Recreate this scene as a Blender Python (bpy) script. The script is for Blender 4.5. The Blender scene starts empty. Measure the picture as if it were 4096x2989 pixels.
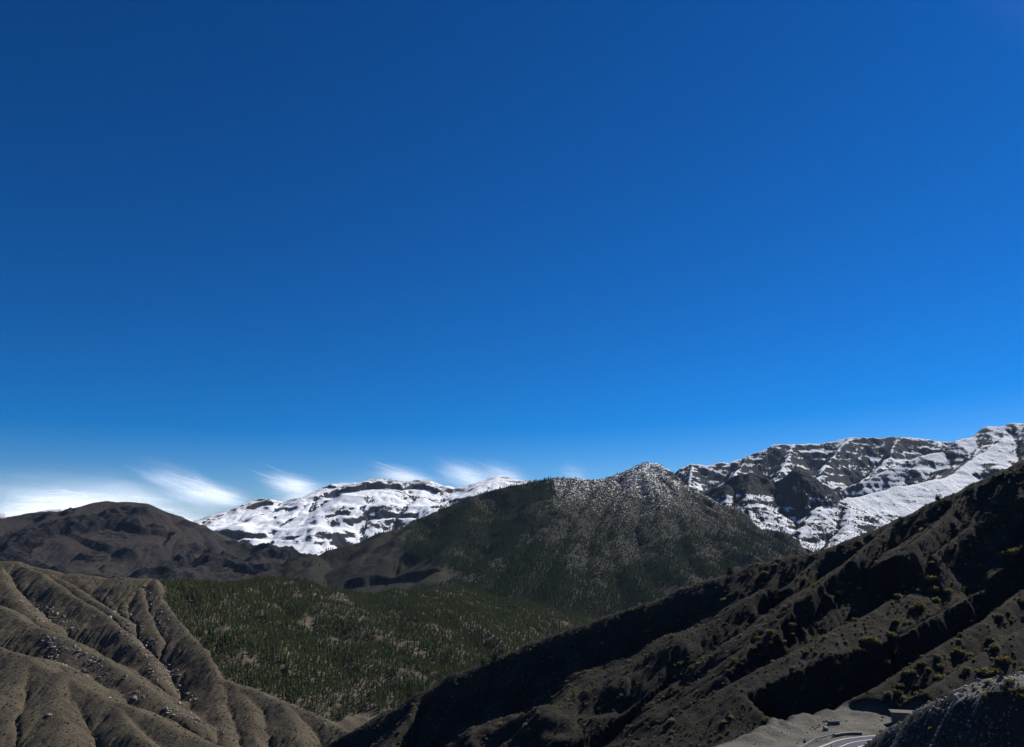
import bpy, math, random
import numpy as np
from mathutils import Vector

# ------------------------------------------------------------------ camera, sky, sun
F, CU, CV = 3215.0, 2048.0, 1494.5            # focal length and centre, photo pixels
PITCH = math.atan((2150.0 - CV) / F)
CS, SN = math.cos(PITCH), math.sin(PITCH)
HAZE = 0.8e-5
SUN_AZ, SUN_EL = math.radians(49), math.radians(40)
SC = bpy.context.scene
COL = SC.collection

cam_d = bpy.data.cameras.new('camera')
cam = bpy.data.objects.new('camera', cam_d); COL.objects.link(cam)
cam_d.sensor_fit = 'HORIZONTAL'; cam_d.sensor_width = 36.0
cam_d.lens = 36.0 * F / 4096.0
cam_d.clip_start = 1.0; cam_d.clip_end = 400000.0
cam.rotation_euler = (math.pi / 2 + PITCH, 0, 0)
SC.camera = cam

SC.view_settings.view_transform = 'Standard'
SC.view_settings.look = 'None'
SC.view_settings.gamma = 1.0
SC.view_settings.exposure = 0.4
SC.cycles.transparent_max_bounces = 96

world = bpy.data.worlds.new('World'); SC.world = world
world.use_nodes = True
wn, wl = world.node_tree.nodes, world.node_tree.links
wn.clear()
w_out = wn.new('ShaderNodeOutputWorld'); w_bg = wn.new('ShaderNodeBackground')
w_sky = wn.new('ShaderNodeTexSky'); w_sky.sky_type = 'NISHITA'
w_sky.sun_disc = False
w_sky.sun_elevation = SUN_EL; w_sky.sun_rotation = SUN_AZ
w_sky.altitude = 2400; w_sky.air_density = 1.0; w_sky.dust_density = 0.95; w_sky.ozone_density = 5.0
w_hs = wn.new('ShaderNodeHueSaturation'); w_hs.inputs['Saturation'].default_value = 1.38; w_hs.inputs['Hue'].default_value = 0.507
w_gm = wn.new('ShaderNodeGamma'); w_gm.inputs['Gamma'].default_value = 1.21
wl.new(w_sky.outputs[0], w_gm.inputs['Color']); wl.new(w_gm.outputs[0], w_hs.inputs['Color'])
wl.new(w_hs.outputs[0], w_bg.inputs['Color']); wl.new(w_bg.outputs[0], w_out.inputs['Surface'])
w_bg.inputs['Strength'].default_value = 0.0455

sun_d = bpy.data.lights.new('sun', 'SUN'); sun = bpy.data.objects.new('sun', sun_d); COL.objects.link(sun)
sun_d.energy = 5.0; sun_d.angle = math.radians(0.53); sun_d.color = (1.0, 0.95, 0.87)
sdir = Vector((math.cos(SUN_EL) * math.sin(SUN_AZ), math.cos(SUN_EL) * math.cos(SUN_AZ), math.sin(SUN_EL)))
sun.rotation_euler = (-sdir).to_track_quat('-Z', 'Y').to_euler()

# ------------------------------------------------------------------ maths helpers
def P(u, v, Y):
    w = (CV - v) / F
    k = Y / (CS - SN * w)
    return (k * (u - CU) / F, Y, k * (SN + CS * w))

def Pz(u, v, z):
    w = (CV - v) / F
    Y = z * (CS - SN * w) / (SN + CS * w)
    return P(u, v, Y)

def proj(x, y, z):
    yc = CS * y + SN * z; zc = -SN * y + CS * z
    yc = np.maximum(yc, 1e-3)
    return CU + F * x / yc, CV - F * zc / yc

_r = np.random.RandomState(7)
_perm = np.concatenate([_r.permutation(512)] * 3)
_ang = _r.rand(512) * 2 * np.pi
_gx, _gy = np.cos(_ang), np.sin(_ang)

def perlin(x, y, seed=0):
    xi = np.floor(x).astype(np.int64); yi = np.floor(y).astype(np.int64)
    xf = x - xi; yf = y - yi
    u = xf * xf * xf * (xf * (xf * 6 - 15) + 10); v = yf * yf * yf * (yf * (yf * 6 - 15) + 10)
    xa = (xi + seed * 37) & 511; ya = (yi + seed * 91) & 511
    def g(ix, iy, dx, dy):
        h = _perm[_perm[ix & 511] + (iy & 511)]
        return _gx[h] * dx + _gy[h] * dy
    a = g(xa, ya, xf, yf); b = g(xa + 1, ya, xf - 1, yf)
    c = g(xa, ya + 1, xf, yf - 1); d = g(xa + 1, ya + 1, xf - 1, yf - 1)
    return 1.5 * ((a + (b - a) * u) * (1 - v) + (c + (d - c) * u) * v)

def fbm(x, y, octaves=4, seed=0, gain=0.5):
    s = 0; a = 1.0; t = 0
    for i in range(octaves):
        s = s + a * perlin(x * 2 ** i + 13.7 * i, y * 2 ** i - 7.1 * i, seed + i); t += a; a *= gain
    return s / t

def ridged(x, y, octaves=4, seed=0, gain=0.5):
    s = 0; a = 1.0; t = 0
    for i in range(octaves):
        s = s + a * (1 - 2 * np.abs(perlin(x * 2 ** i + 3.3 * i, y * 2 ** i + 5.9 * i, seed + i))); t += a; a *= gain
    return s / t

def sstep(a, b, x):
    t = np.clip((x - a) / (b - a), 0, 1)
    return t * t * (3 - 2 * t)

def inpoly(px, py, poly):
    r = np.zeros(px.shape, bool); n = len(poly)
    for i in range(n):
        x1, y1 = poly[i]; x2, y2 = poly[(i + 1) % n]
        c = ((y1 > py) != (y2 > py)) & (px < (x2 - x1) * (py - y1) / (y2 - y1 + 1e-9) + x1)
        r ^= c
    return r

def polydist(X, Y, pts):
    D = np.full(X.shape, 1e9)
    n = len(pts)
    for i in range(n):
        a = pts[i]; b = pts[(i + 1) % n]
        dx, dy = b[0] - a[0], b[1] - a[1]
        t = np.clip(((X - a[0]) * dx + (Y - a[1]) * dy) / (dx * dx + dy * dy + 1e-9), 0, 1)
        D = np.minimum(D, np.hypot(X - a[0] - t * dx, Y - a[1] - t * dy))
    return D

def tps(X, Y, pts, smooth=0.0):
    """thin-plate surface through world points"""
    p = np.array(pts, float); c = p[:, :2].mean(0); sc = p[:, :2].std() + 1e-9
    q = (p[:, :2] - c) / sc; n = len(p)
    def U(r2): return 0.5 * r2 * np.log(r2 + 1e-12)
    d2 = ((q[:, None] - q[None]) ** 2).sum(-1)
    A = np.zeros((n + 3, n + 3)); A[:n, :n] = U(d2) + smooth * np.eye(n)
    A[:n, n] = 1; A[:n, n + 1:] = q; A[n, :n] = 1; A[n + 1:, :n] = q.T
    w = np.linalg.solve(A, np.append(p[:, 2], [0, 0, 0]))
    x = (X - c[0]) / sc; y = (Y - c[1]) / sc
    h = w[n] + w[n + 1] * x + w[n + 2] * y
    for i in range(n): h = h + w[i] * U((x - q[i, 0]) ** 2 + (y - q[i, 1]) ** 2)
    return h

# ------------------------------------------------------------------ terrain
class Terrain:
    def __init__(s, x0, x1, y0, y1, cell):
        s.cell = cell; s.x0 = x0; s.y0 = y0
        s.nx = int((x1 - x0) / cell) + 1; s.ny = int((y1 - y0) / cell) + 1
        s.X, s.Y = np.meshgrid(x0 + cell * np.arange(s.nx), y0 + cell * np.arange(s.ny))
        s.h = np.full(s.X.shape, -1e9); s.A = np.ones(s.X.shape)
    def tents(s, lines, nscale, namp=0.35, seed=1):
        """lines: (pixel points with depth, slope on the left of the walk, slope on the right, crest rounding)"""
        dn = 1 + namp * fbm(s.X / nscale, s.Y / nscale, 3, seed)
        for pts, sl, sr, r, *cap in lines:
            p = [P(*q) for q in pts]
            cap = cap[0] if cap else 0.0
            bd = np.full(s.X.shape, 1e9); best = np.full(s.X.shape, -1e9)
            for a, b in zip(p[:-1], p[1:]):
                dx, dy = b[0] - a[0], b[1] - a[1]; L2 = dx * dx + dy * dy + 1e-9
                t = np.clip(((s.X - a[0]) * dx + (s.Y - a[1]) * dy) / L2, 0, 1)
                d = np.hypot(s.X - a[0] - t * dx, s.Y - a[1] - t * dy) * dn
                side = dx * (s.Y - a[1]) - dy * (s.X - a[0])
                w = sstep(-0.5, 0.5, side / (math.sqrt(L2) * (d + 1e-6)))
                sl_ = sr + (sl - sr) * w
                if cap and b is p[-1]:
                    sl_ = sl_ * (1 + cap * np.clip(((s.X - b[0]) * dx + (s.Y - b[1]) * dy) / (math.sqrt(L2) * (np.hypot(s.X - b[0], s.Y - b[1]) + 1e-6)), 0, 1))
                np.maximum(best, a[2] + t * (b[2] - a[2]) - sl_ * (np.sqrt(d * d + r * r) - r), out=best)
            np.maximum(s.h, best, out=s.h)
    def cut(s, pts, slope, depth, tail=.5):
        """a steep face falling from the given brow line on the left of the walk, at most depth below it"""
        p = [P(*q) if len(q) == 3 else s.hit(*q) for q in pts]
        p = [q for q in p if q is not None]
        if len(p) < 2: return
        bd = np.full(s.X.shape, 1e9); zt = np.zeros(s.X.shape); sd = np.zeros(s.X.shape)
        wob = 3.6 * s.cell * fbm(s.X / (9 * s.cell), s.Y / (9 * s.cell), 4, 131)
        for k, (a, b) in enumerate(zip(p[:-1], p[1:])):
            dx, dy = b[0] - a[0], b[1] - a[1]; L2 = dx * dx + dy * dy
            tt = ((s.X - a[0]) * dx + (s.Y - a[1]) * dy) / L2; t = np.clip(tt, 0, 1)
            d = np.hypot(s.X - a[0] - t * dx, s.Y - a[1] - t * dy)
            side = dx * (s.Y - a[1]) - dy * (s.X - a[0]) > 0
            if k == 0: side &= tt > 0
            if b is p[-1]: side &= tt < 1
            m = d < bd
            bd[m] = d[m]; zt[m] = (a[2] + t * (b[2] - a[2]))[m]; sd[m] = side[m]
        lim = zt - np.minimum(slope * np.maximum(bd + wob, 0), depth + tail * np.maximum(bd - depth / slope, 0))
        s.h = np.where((sd > 0) & (bd < 70 * s.cell), np.minimum(s.h, lim), s.h)
    def erode(s, iters, K, D=0.0, m=0.5, keep=None):
        h = s.h; ny, nx = h.shape; N = ny * nx; cell = s.cell
        idx = np.arange(N).reshape(ny, nx)
        offs = [(-1, -1), (-1, 0), (-1, 1), (0, -1), (0, 1), (1, -1), (1, 0), (1, 1)]
        for it in range(iters):
            hp = np.pad(h, 1, constant_values=1e9)
            best = np.zeros(h.shape); rec = idx.copy()
            mn = np.full(h.shape, 1e9)
            for dy, dx in offs:
                dist = cell * math.hypot(dx, dy)
                hn = hp[1 + dy:ny + 1 + dy, 1 + dx:nx + 1 + dx]
                np.minimum(mn, hn, out=mn)
                sl = (h - hn) / dist
                m_ = sl > best
                best[m_] = sl[m_]; rec[m_] = (idx + dy * nx + dx)[m_]
            r = rec.ravel(); J = np.append(np.where(r == idx.ravel(), N, r), N)
            S = np.ones(N + 1); S[N] = 0
            for k in range(11):
                S = S + np.bincount(J, weights=S, minlength=N + 1); S[N] = 0
                J = J[J]
            A = S[:N].reshape(ny, nx); s.A = A
            dh = K * (A ** m - 1.0) * best * cell
            dh = np.minimum(dh, 0.6 * best * cell)
            if keep is not None: dh = dh * keep
            h = h - dh
            pit = h < mn
            h = np.where(pit, mn + 1e-3 * cell, h)
            if D > 0:
                hp = np.pad(h, 1, mode='edge')
                h = h + D * (hp[:-2, 1:-1] + hp[2:, 1:-1] + hp[1:-1, :-2] + hp[1:-1, 2:] - 4 * h)
        s.h = h
    def slope(s):
        gy, gx = np.gradient(s.h, s.cell)
        s.gx, s.gy = gx, gy
        return np.hypot(gx, gy)
    def at(s, x, y, arr=None):
        arr = s.h if arr is None else arr
        fx = np.clip((np.asarray(x) - s.x0) / s.cell, 0, s.nx - 1.001); fy = np.clip((np.asarray(y) - s.y0) / s.cell, 0, s.ny - 1.001)
        i = fx.astype(int); j = fy.astype(int); a = fx - i; b = fy - j
        return (arr[j, i] * (1 - a) + arr[j, i + 1] * a) * (1 - b) + (arr[j + 1, i] * (1 - a) + arr[j + 1, i + 1] * a) * b
    def hit(s, u, v):
        w = (CV - v) / F
        Y = np.linspace(s.y0, s.y0 + s.cell * (s.ny - 1), 6000)
        k = Y / (CS - SN * w); x = k * (u - CU) / F; z = k * (SN + CS * w)
        ok = (x > s.x0) & (x < s.x0 + s.cell * (s.nx - 1))
        below = ok & (s.at(x, Y) >= z)
        if not below.any(): return None
        i = int(np.argmax(below))
        return (float(x[i]), float(Y[i]), float(s.at(x[i], Y[i])))
    def mesh(s, name, mat, label, attrs=None, keep=None, category='hill'):
        ny, nx = s.h.shape
        co = np.stack([s.X, s.Y, s.h], -1).reshape(-1, 3)
        idx = np.arange(ny * nx).reshape(ny, nx)
        q = np.stack([idx[:-1, :-1], idx[:-1, 1:], idx[1:, 1:], idx[1:, :-1]], -1).reshape(-1, 4)
        if keep is not None:
            kf = (keep[:-1, :-1] | keep[:-1, 1:] | keep[1:, 1:] | keep[1:, :-1]).ravel()
            q = q[kf]
        used = np.zeros(ny * nx, bool); used[q.ravel()] = True
        remap = np.cumsum(used) - 1
        co = co[used]; q = remap[q]
        me = bpy.data.meshes.new(name)
        me.vertices.add(len(co)); me.vertices.foreach_set('co', co.astype(np.float32).ravel())
        me.loops.add(q.size); me.loops.foreach_set('vertex_index', q.astype(np.int32).ravel())
        me.polygons.add(len(q)); me.polygons.foreach_set('loop_start', np.arange(0, q.size, 4, dtype=np.int32))
        me.polygons.foreach_set('loop_total', np.full(len(q), 4, dtype=np.int32))
        me.update(calc_edges=True)
        me.polygons.foreach_set('use_smooth', np.ones(len(q), bool))
        for k, a in (attrs or {}).items():
            at = me.attributes.new(k, 'FLOAT', 'POINT')
            at.data.foreach_set('value', np.clip(a, -4, 4).reshape(-1)[used].astype(np.float32))
        me.materials.append(mat)
        o = bpy.data.objects.new(name, me); COL.objects.link(o)
        o['kind'] = 'structure'; o['label'] = label; o['category'] = category
        zbuf_add(co)
        return o

ZB_W, ZB_H, ZB_S = 1024, 748, 4.0
ZBUF = np.full(ZB_W * ZB_H, 1e9)
def zbuf_add(co):
    u, v = proj(co[:, 0], co[:, 1], co[:, 2])
    i = np.floor(u / ZB_S).astype(int); j = np.floor(v / ZB_S).astype(int)
    ok = (i >= 0) & (i < ZB_W) & (j >= 0) & (j < ZB_H) & (co[:, 1] > 1)
    for di in (0, 1):
        for dj in (0, 1):
            ii = np.clip(i + di, 0, ZB_W - 1); jj = np.clip(j + dj, 0, ZB_H - 1)
            np.minimum.at(ZBUF, (jj * ZB_W + ii)[ok], co[ok, 1])

def visible(x, y, z, margin):
    u, v = proj(x, y, z)
    i = np.floor(u / ZB_S).astype(int); j = np.floor(v / ZB_S).astype(int)
    ok = (i >= 0) & (i < ZB_W) & (j >= 0) & (j < ZB_H)
    d = ZBUF[np.clip(j, 0, ZB_H - 1) * ZB_W + np.clip(i, 0, ZB_W - 1)]
    return ok & (y < d + margin), u, v

# ------------------------------------------------------------------ materials
def nmat(name):
    m = bpy.data.materials.new(name); m.use_nodes = True
    nt = m.node_tree; nt.nodes.clear()
    return m, nt.nodes, nt.links

class NB:
    """small node builder"""
    def __init__(s, name):
        s.m, s.n, s.l = nmat(name)
        s.out = s.n.new('ShaderNodeOutputMaterial')
        s.geo = s.n.new('ShaderNodeNewGeometry')
        s.pos = s.geo.outputs['Position']
    def val(s, sock, v):
        if hasattr(v, 'is_linked') or hasattr(v, 'links'): s.l.new(v, sock)
        else:
            sock.default_value = (*v, 1.0) if isinstance(v, tuple) and len(v) == 3 and sock.type == 'RGBA' else v
    def noise(s, size, detail=4, rough=0.55, vec=None, stretch=None, dist=0.0):
        n = s.n.new('ShaderNodeTexNoise'); n.inputs['Scale'].default_value = 1.0 / size
        n.inputs['Detail'].default_value = detail; n.inputs['Roughness'].default_value = rough; n.inputs['Distortion'].default_value = dist
        v = vec or s.pos
        if stretch:
            mp = s.n.new('ShaderNodeVectorMath'); mp.operation = 'MULTIPLY'; mp.inputs[1].default_value = stretch
            s.l.new(v, mp.inputs[0]); v = mp.outputs[0]
        s.l.new(v, n.inputs['Vector'])
        return n.outputs[0]
    def voronoi(s, size, out='Distance', rnd=1.0):
        n = s.n.new('ShaderNodeTexVoronoi'); n.inputs['Scale'].default_value = 1.0 / size; n.inputs['Randomness'].default_value = rnd
        s.l.new(s.pos, n.inputs['Vector']); return n.outputs[out]
    def attr(s, name):
        n = s.n.new('ShaderNodeAttribute'); n.attribute_name = name; return n.outputs['Fac']
    def math(s, op, a, b=0.0, c=0.0, clamp=False):
        n = s.n.new('ShaderNodeMath'); n.operation = op; n.use_clamp = clamp
        for i, v in enumerate((a, b, c)): s.val(n.inputs[i], v)
        return n.outputs[0]
    def step(s, a, b, x):
        n = s.n.new('ShaderNodeMapRange'); n.interpolation_type = 'SMOOTHSTEP'
        s.val(n.inputs[0], x); n.inputs[1].default_value = a; n.inputs[2].default_value = b
        return n.outputs[0]
    def mix(s, f, a, b):
        n = s.n.new('ShaderNodeMix'); n.data_type = 'RGBA'
        s.val(n.inputs[0], f); s.val(n.inputs[6], a); s.val(n.inputs[7], b)
        return n.outputs[2]
    def bump(s, h, dist, strength=1.0, normal=None):
        n = s.n.new('ShaderNodeBump'); n.inputs['Strength'].default_value = strength; n.inputs['Distance'].default_value = dist
        s.l.new(h, n.inputs['Height'])
        if normal is not None: s.l.new(normal, n.inputs['Normal'])
        return n.outputs[0]
    def bsdf(s, col, rough=0.9, normal=None, spec=0.2):
        n = s.n.new('ShaderNodeBsdfPrincipled')
        s.val(n.inputs['Base Color'], col); s.val(n.inputs['Roughness'], rough)
        n.inputs['Specular IOR Level'].default_value = spec
        if normal is not None: s.l.new(normal, n.inputs['Normal'])
        s.l.new(n.outputs[0], s.out.inputs['Surface'])
        return s.m

def ground_mat(name, soil, soil2, rock, grass, size, bump_m, snow=False, speck=None, strata=None, gravel=None, sa=1.5, na=1.3):
    """soil mottled at several sizes, bare rock where the 'rock' attribute says, snow where 'snow' says"""
    b = NB(name)
    n1 = b.noise(size * 8, 5, 0.6); n2 = b.noise(size, 6, 0.65); n3 = b.noise(size * 0.25, 4, 0.7)
    c = b.mix(b.step(0.35, 0.65, n1), soil, soil2)
    c = b.mix(b.math('MULTIPLY', b.step(0.45, 0.7, n2), b.attr('grass')), c, grass)
    k = b.math('ADD', b.attr('rock'), b.math('MULTIPLY', b.math('SUBTRACT', n2, 0.5), 1.6))
    k = b.math('ADD', k, b.math('MULTIPLY', b.math('SUBTRACT', n3, 0.5), 0.8))
    rk = b.step(0.4, 0.62, k)
    c = b.mix(rk, c, b.mix(b.step(0.3, 0.7, n3), rock, tuple(x * 0.6 for x in rock)))
    c = b.mix(b.math('MULTIPLY', b.step(0.4, 0.75, n3), 0.5), c, b.mix(0.55, c, (0.012, 0.011, 0.010)))
    if gravel:
        c = b.mix(b.attr('gravel'), c, b.mix(b.step(.35, .7, b.noise(9, 5, .6)), gravel, tuple(x * 0.55 for x in gravel)))
    hgt = b.math('ADD', n2, b.math('MULTIPLY', n3, 0.5))
    nrm = b.bump(hgt, bump_m)
    if snow:
        v = b.math('ADD', b.attr('snow'), b.math('MULTIPLY', b.math('SUBTRACT', n2, 0.5), na))
        v = b.math('ADD', v, b.math('MULTIPLY', b.math('SUBTRACT', n3, 0.5), 0.9))
        if strata:
            st = b.noise(strata, 4, 0.6, stretch=(0.12, 0.12, 1.0))
            v = b.math('ADD', v, b.math('MULTIPLY', b.math('SUBTRACT', st, 0.5), sa))
        if speck:
            vo = b.voronoi(speck)
            v = b.math('ADD', v, b.math('MULTIPLY', b.math('SUBTRACT', vo, 0.45), 1.0))
        sm = b.step(0.46, 0.56, v)
        c = b.mix(sm, c, (0.86, 0.88, 0.91))
    return b.bsdf(c, 0.95, nrm, 0.1)

# ------------------------------------------------------------------ far snow mountains
def add_terr(t, step, amount, nscale):
    """rock strata: partly level the slope into uneven, slightly dipping ledges and steps"""
    z = t.h + 0.9 * step * fbm(t.X / nscale, t.Y / nscale, 4, 77) + 0.05 * t.X
    zz = np.zeros_like(z); w = np.zeros_like(z)
    for k, (st, a) in enumerate(((step, 1.0), (step * 2.37, 1.2), (step * 0.43, 0.5))):
        q = z / st + 0.37 * k; f = q - np.floor(q)
        patch = sstep(-.25, .35, fbm(t.X / nscale / 0.7 + 9 * k, t.Y / nscale / 0.7, 3, 78 + k))
        zz += a * patch * (np.floor(q) + sstep(0.2, 0.95, f) - q) * st
    t.h = t.h + zz * amount * 0.6

M_SNOW = ground_mat('snowy_rock', (0.035, 0.032, 0.032), (0.05, 0.045, 0.042), (0.030, 0.030, 0.034), (0.06, 0.06, 0.04), 26, 8, snow=True, strata=34, sa=.8, na=1.0)
M_SNOW2 = ground_mat('snowy_strata', (0.026, 0.026, 0.028), (0.040, 0.037, 0.036), (0.020, 0.021, 0.025), (0.05, 0.05, 0.035), 36, 14, snow=True, strata=22)
M_MID = ground_mat('scrub_mountain', (0.021, 0.020, 0.015), (0.033, 0.029, 0.022), (0.018, 0.018, 0.019), (0.018, 0.025, 0.010), 11, 3, snow=True)
M_DARK = ground_mat('dark_scree', (0.040, 0.034, 0.033), (0.056, 0.046, 0.041), (0.022, 0.021, 0.024), (0.058, 0.048, 0.037), 22, 11, snow=True)
M_BROWN = ground_mat('brown_earth', (0.070, 0.059, 0.044), (0.100, 0.083, 0.059), (0.042, 0.038, 0.033), (0.128, 0.106, 0.066), 4.5, 1.9)
M_FOREST = ground_mat('forest_earth', (0.075, 0.062, 0.046), (0.10, 0.083, 0.062), (0.13, 0.115, 0.095), (0.045, 0.042, 0.024), 9, 1.4)
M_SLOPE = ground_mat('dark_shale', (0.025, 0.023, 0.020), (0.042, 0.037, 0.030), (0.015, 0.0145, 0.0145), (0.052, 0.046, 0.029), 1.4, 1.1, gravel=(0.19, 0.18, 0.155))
M_NEAR = ground_mat('stony_earth', (0.15, 0.138, 0.12), (0.21, 0.195, 0.17), (0.045, 0.043, 0.041), (0.15, 0.14, 0.09), 0.6, 0.16)

# distant peaks at the far left
t = Terrain(-11000, -4500, 13000, 17000, 40)
t.tents([
    ([(-400, 2090, 15000), (-20, 2062, 15000), (22, 2050, 15000), (60, 2070, 15000), (100, 2066, 15000), (150, 2046, 15000), (200, 2036, 15000), (250, 2037, 15000), (290, 2052, 15000), (340, 2090, 15000), (500, 2120, 15000),
      (680, 2085, 15000), (722, 2068, 15000), (760, 2078, 15000), (800, 2092, 15000), (880, 2120, 15000)], .5, .5, 20)], 900, .3, 3)
t.h = np.maximum(t.h, -450)
t.h += 26 * fbm(t.X / 500, t.Y / 500, 5, 4); t.erode(14, 0.01)
t.mesh('mountain', M_SNOW, 'tiny distant snow-capped peaks behind the left dark mountain', {'snow': 0.85 - 0.5 * t.slope(), 'rock': t.h * 0, 'grass': t.h * 0}, category='mountain')

# the long snow mountain in the centre
t = Terrain(-4200, 700, 6300, 10400, 17)
t.tents([
    ([(560, 2150, 9100), (780, 2100, 9000), (806, 2095, 9000), (945, 2065, 9000), (985, 2029, 9000), (1025, 2005, 9000), (1071, 1999, 9050), (1124, 2009, 9100), (1204, 2009, 9150), (1230, 1989, 9200), (1276, 1979, 9200), (1310, 1956, 9250), (1343, 1938, 9250),
      (1382, 1940, 9300), (1422, 1932, 9300), (1482, 1921, 9300), (1541, 1918, 9350), (1588, 1926, 9400), (1654, 1929, 9400), (1694, 1926, 9400), (1720, 1936, 9400), (1760, 1961, 9400), (1813, 1962, 9350), (1893, 1942, 9300), (1946, 1926, 9300),
      (1999, 1908, 9300), (2032, 1919, 9300), (2078, 1929, 9300), (2144, 1932, 9300), (2300, 1960, 9300), (2500, 2010, 9300)], .55, .36, 20),
    ([(1343, 1938, 9250), (1290, 2010, 8750), (1200, 2080, 8250), (1150, 2150, 7750), (1200, 2220, 7200)], .42, .42, 30),
    ([(1482, 1921, 9300), (1430, 1972, 8900), (1350, 2050, 8350), (1300, 2120, 7850), (1330, 2200, 7250)], .40, .40, 30),
    ([(1694, 1926, 9400), (1600, 1990, 8900), (1500, 2060, 8400), (1450, 2130, 7900), (1420, 2190, 7500)], .40, .40, 30),
    ([(1025, 2005, 9000), (980, 2080, 8550), (900, 2140, 8050), (1000, 2190, 7600)], .42, .42, 30),
    ([(1893, 1942, 9300), (1800, 2005, 8800), (1700, 2060, 8300), (1600, 2130, 7800)], .40, .40, 30),
], 900, .4, 5)
t.h = np.maximum(t.h, -420)
t.h += 40 * fbm(t.X / 700, t.Y / 700, 4, 9) * sstep(9600, 8600, t.Y) + 30 * ridged(t.X / 320, t.Y / 320, 5, 12)
t.erode(22, 0.012, 0.01)
add_terr(t, 62, 0.22, 700)
for brow, dep in (([(1085, 2006), (1040, 2010), (990, 2034)], 70), ([(1600, 1938), (1540, 1932), (1480, 1934), (1400, 1948), (1345, 1955), (1290, 1985)], 110), ([(1765, 1968), (1715, 1944), (1655, 1940)], 80),
                  ([(1670, 2050), (1560, 2052), (1450, 2062), (1385, 2088)], 85), ([(1200, 2142), (1060, 2138), (980, 2136), (925, 2155)], 65), ([(1405, 2048), (1350, 2045), (1305, 2062)], 60), ([(1890, 1985), (1800, 2000), (1720, 2030)], 60)):
    t.cut(brow, 2.4, .62 * dep, .12)
t.h += 5 * fbm(t.X / 70, t.Y / 70, 3, 14)
sl = t.slope()
ridge_v = np.interp(proj(t.X, t.Y, t.h)[0], [806, 985, 1071, 1204, 1310, 1482, 1588, 1694, 1760, 1893, 1999, 2144], [2095, 2029, 1999, 2009, 1956, 1921, 1926, 1926, 1961, 1942, 1908, 1932])
t.h_top = (proj(t.X, t.Y, t.h)[1] - ridge_v) * 3.0 + 60 * fbm(t.X / 300, t.Y / 300, 3, 22)
crestness = sstep(120, 0, t.h_top)
snow = 1.0 - 0.85 * sstep(.5, 1.0, sl) - 0.42 * crestness - 0.12 * sstep(0, -250, t.h) + 0.30 * fbm(t.X / 500, t.Y / 500, 3, 21)
t.mesh('mountain', M_SNOW, 'long white snow mountain with dark cliff bands below the cirrus', {'snow': snow, 'rock': sstep(.4, .9, sl), 'grass': t.h * 0}, category='mountain')

# the banded snowy massif far right
t = Terrain(900, 4700, 5000, 8200, 13)
t.tents([
    ([(2560, 1960, 6900), (2699, 1897, 6900), (2726, 1878, 6900), (2772, 1863, 6950), (2825, 1867, 6950), (2884, 1852, 7000), (2917, 1856, 7000), (2996, 1822, 7000), (3056, 1809, 7000), (3096, 1782, 7050), (3168, 1781, 7050), (3287, 1776, 7100), (3340, 1766, 7100),
      (3406, 1752, 7100), (3485, 1752, 7100), (3591, 1749, 7100), (3657, 1752, 7100), (3723, 1762, 7100), (3803, 1770, 7100), (3900, 1795, 7100), (4100, 1830, 7100)], .7, .9, 8),
    ([(2996, 1822, 7000), (2950, 1890, 6600), (2900, 1970, 6200)], .85, .85, 8),
    ([(3168, 1781, 7050), (3150, 1850, 6700), (3100, 1930, 6250)], .85, .85, 8),
    ([(3406, 1752, 7100), (3330, 1830, 6750), (3280, 1900, 6350), (3240, 1980, 5950)], .85, .85, 8),
    ([(3591, 1749, 7100), (3560, 1830, 6750), (3500, 1890, 6450), (3420, 1960, 6050)], .85, .85, 8),
    ([(2772, 1863, 6950), (2760, 1930, 6600), (2740, 2000, 6300)], .85, .85, 8),
], 500, .45, 31)
t.h = np.maximum(t.h, -300)
t.h += 26 * fbm(t.X / 350, t.Y / 350, 4, 33) * sstep(7250, 6800, t.Y) + 8 * ridged(t.X / 120, t.Y / 120, 4, 35)
t.erode(18, 0.012, 0.0)
add_terr(t, 34, 0.55, 300)
t.h += 6 * fbm(t.X / 45, t.Y / 45, 3, 36) + 16 * ridged(t.X / 130, t.Y / 130, 3, 37) * sstep(7080, 6950, t.Y)
sl = t.slope()
snow = 0.72 - 0.85 * sstep(.6, 1.3, sl) + 0.4 * fbm(t.X / 350, t.Y / 350, 3, 38)
t.mesh('mountain', M_SNOW2, 'far rocky massif with level bands of snow and broad flat top', {'snow': snow, 'rock': sstep(.5, 1.0, sl), 'grass': t.h * 0}, category='mountain')

# the nearer snow ridge climbing out of the frame on the right
t = Terrain(1000, 5200, 3500, 6300, 11)
t.tents([
    ([(3200, 2010, 4950), (3340, 1967, 5000), (3446, 1928, 5000), (3558, 1878, 5050), (3657, 1832, 5100), (3763, 1809, 5150), (3823, 1766, 5200), (3889, 1749, 5250), (3941, 1723, 5300), (3948, 1706, 5300), (4001, 1708, 5300), (4054, 1693, 5300), (4096, 1696, 5300), (4300, 1680, 5300), (4700, 1650, 5300)], .8, .75, 6),
    ([(4010, 1708, 5300), (4014, 1752, 5150), (3889, 1842, 4850), (3763, 1918, 4550), (3578, 1951, 4380), (3393, 1997, 4220), (3300, 2040, 4100)], .6, .42, 8),
    ([(4096, 1696, 5300), (4130, 1850, 4750), (4000, 1960, 4350), (3800, 2060, 3950), (3700, 2120, 3750)], .42, .42, 10),
], 380, .35, 41)
t.h = np.maximum(t.h, -260)
t.h += 16 * fbm(t.X / 300, t.Y / 300, 4, 43) * sstep(5450, 5000, t.Y) + 5 * ridged(t.X / 100, t.Y / 100, 4, 45)
t.erode(18, 0.010, 0.0)
add_terr(t, 34, 0.45, 400)
t.h += 3 * fbm(t.X / 36, t.Y / 36, 3, 46)
sl = t.slope(); lit = sstep(-.25, .25, -(t.gx * math.sin(SUN_AZ)))
west = sstep(.05, .45, t.gx)
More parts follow.
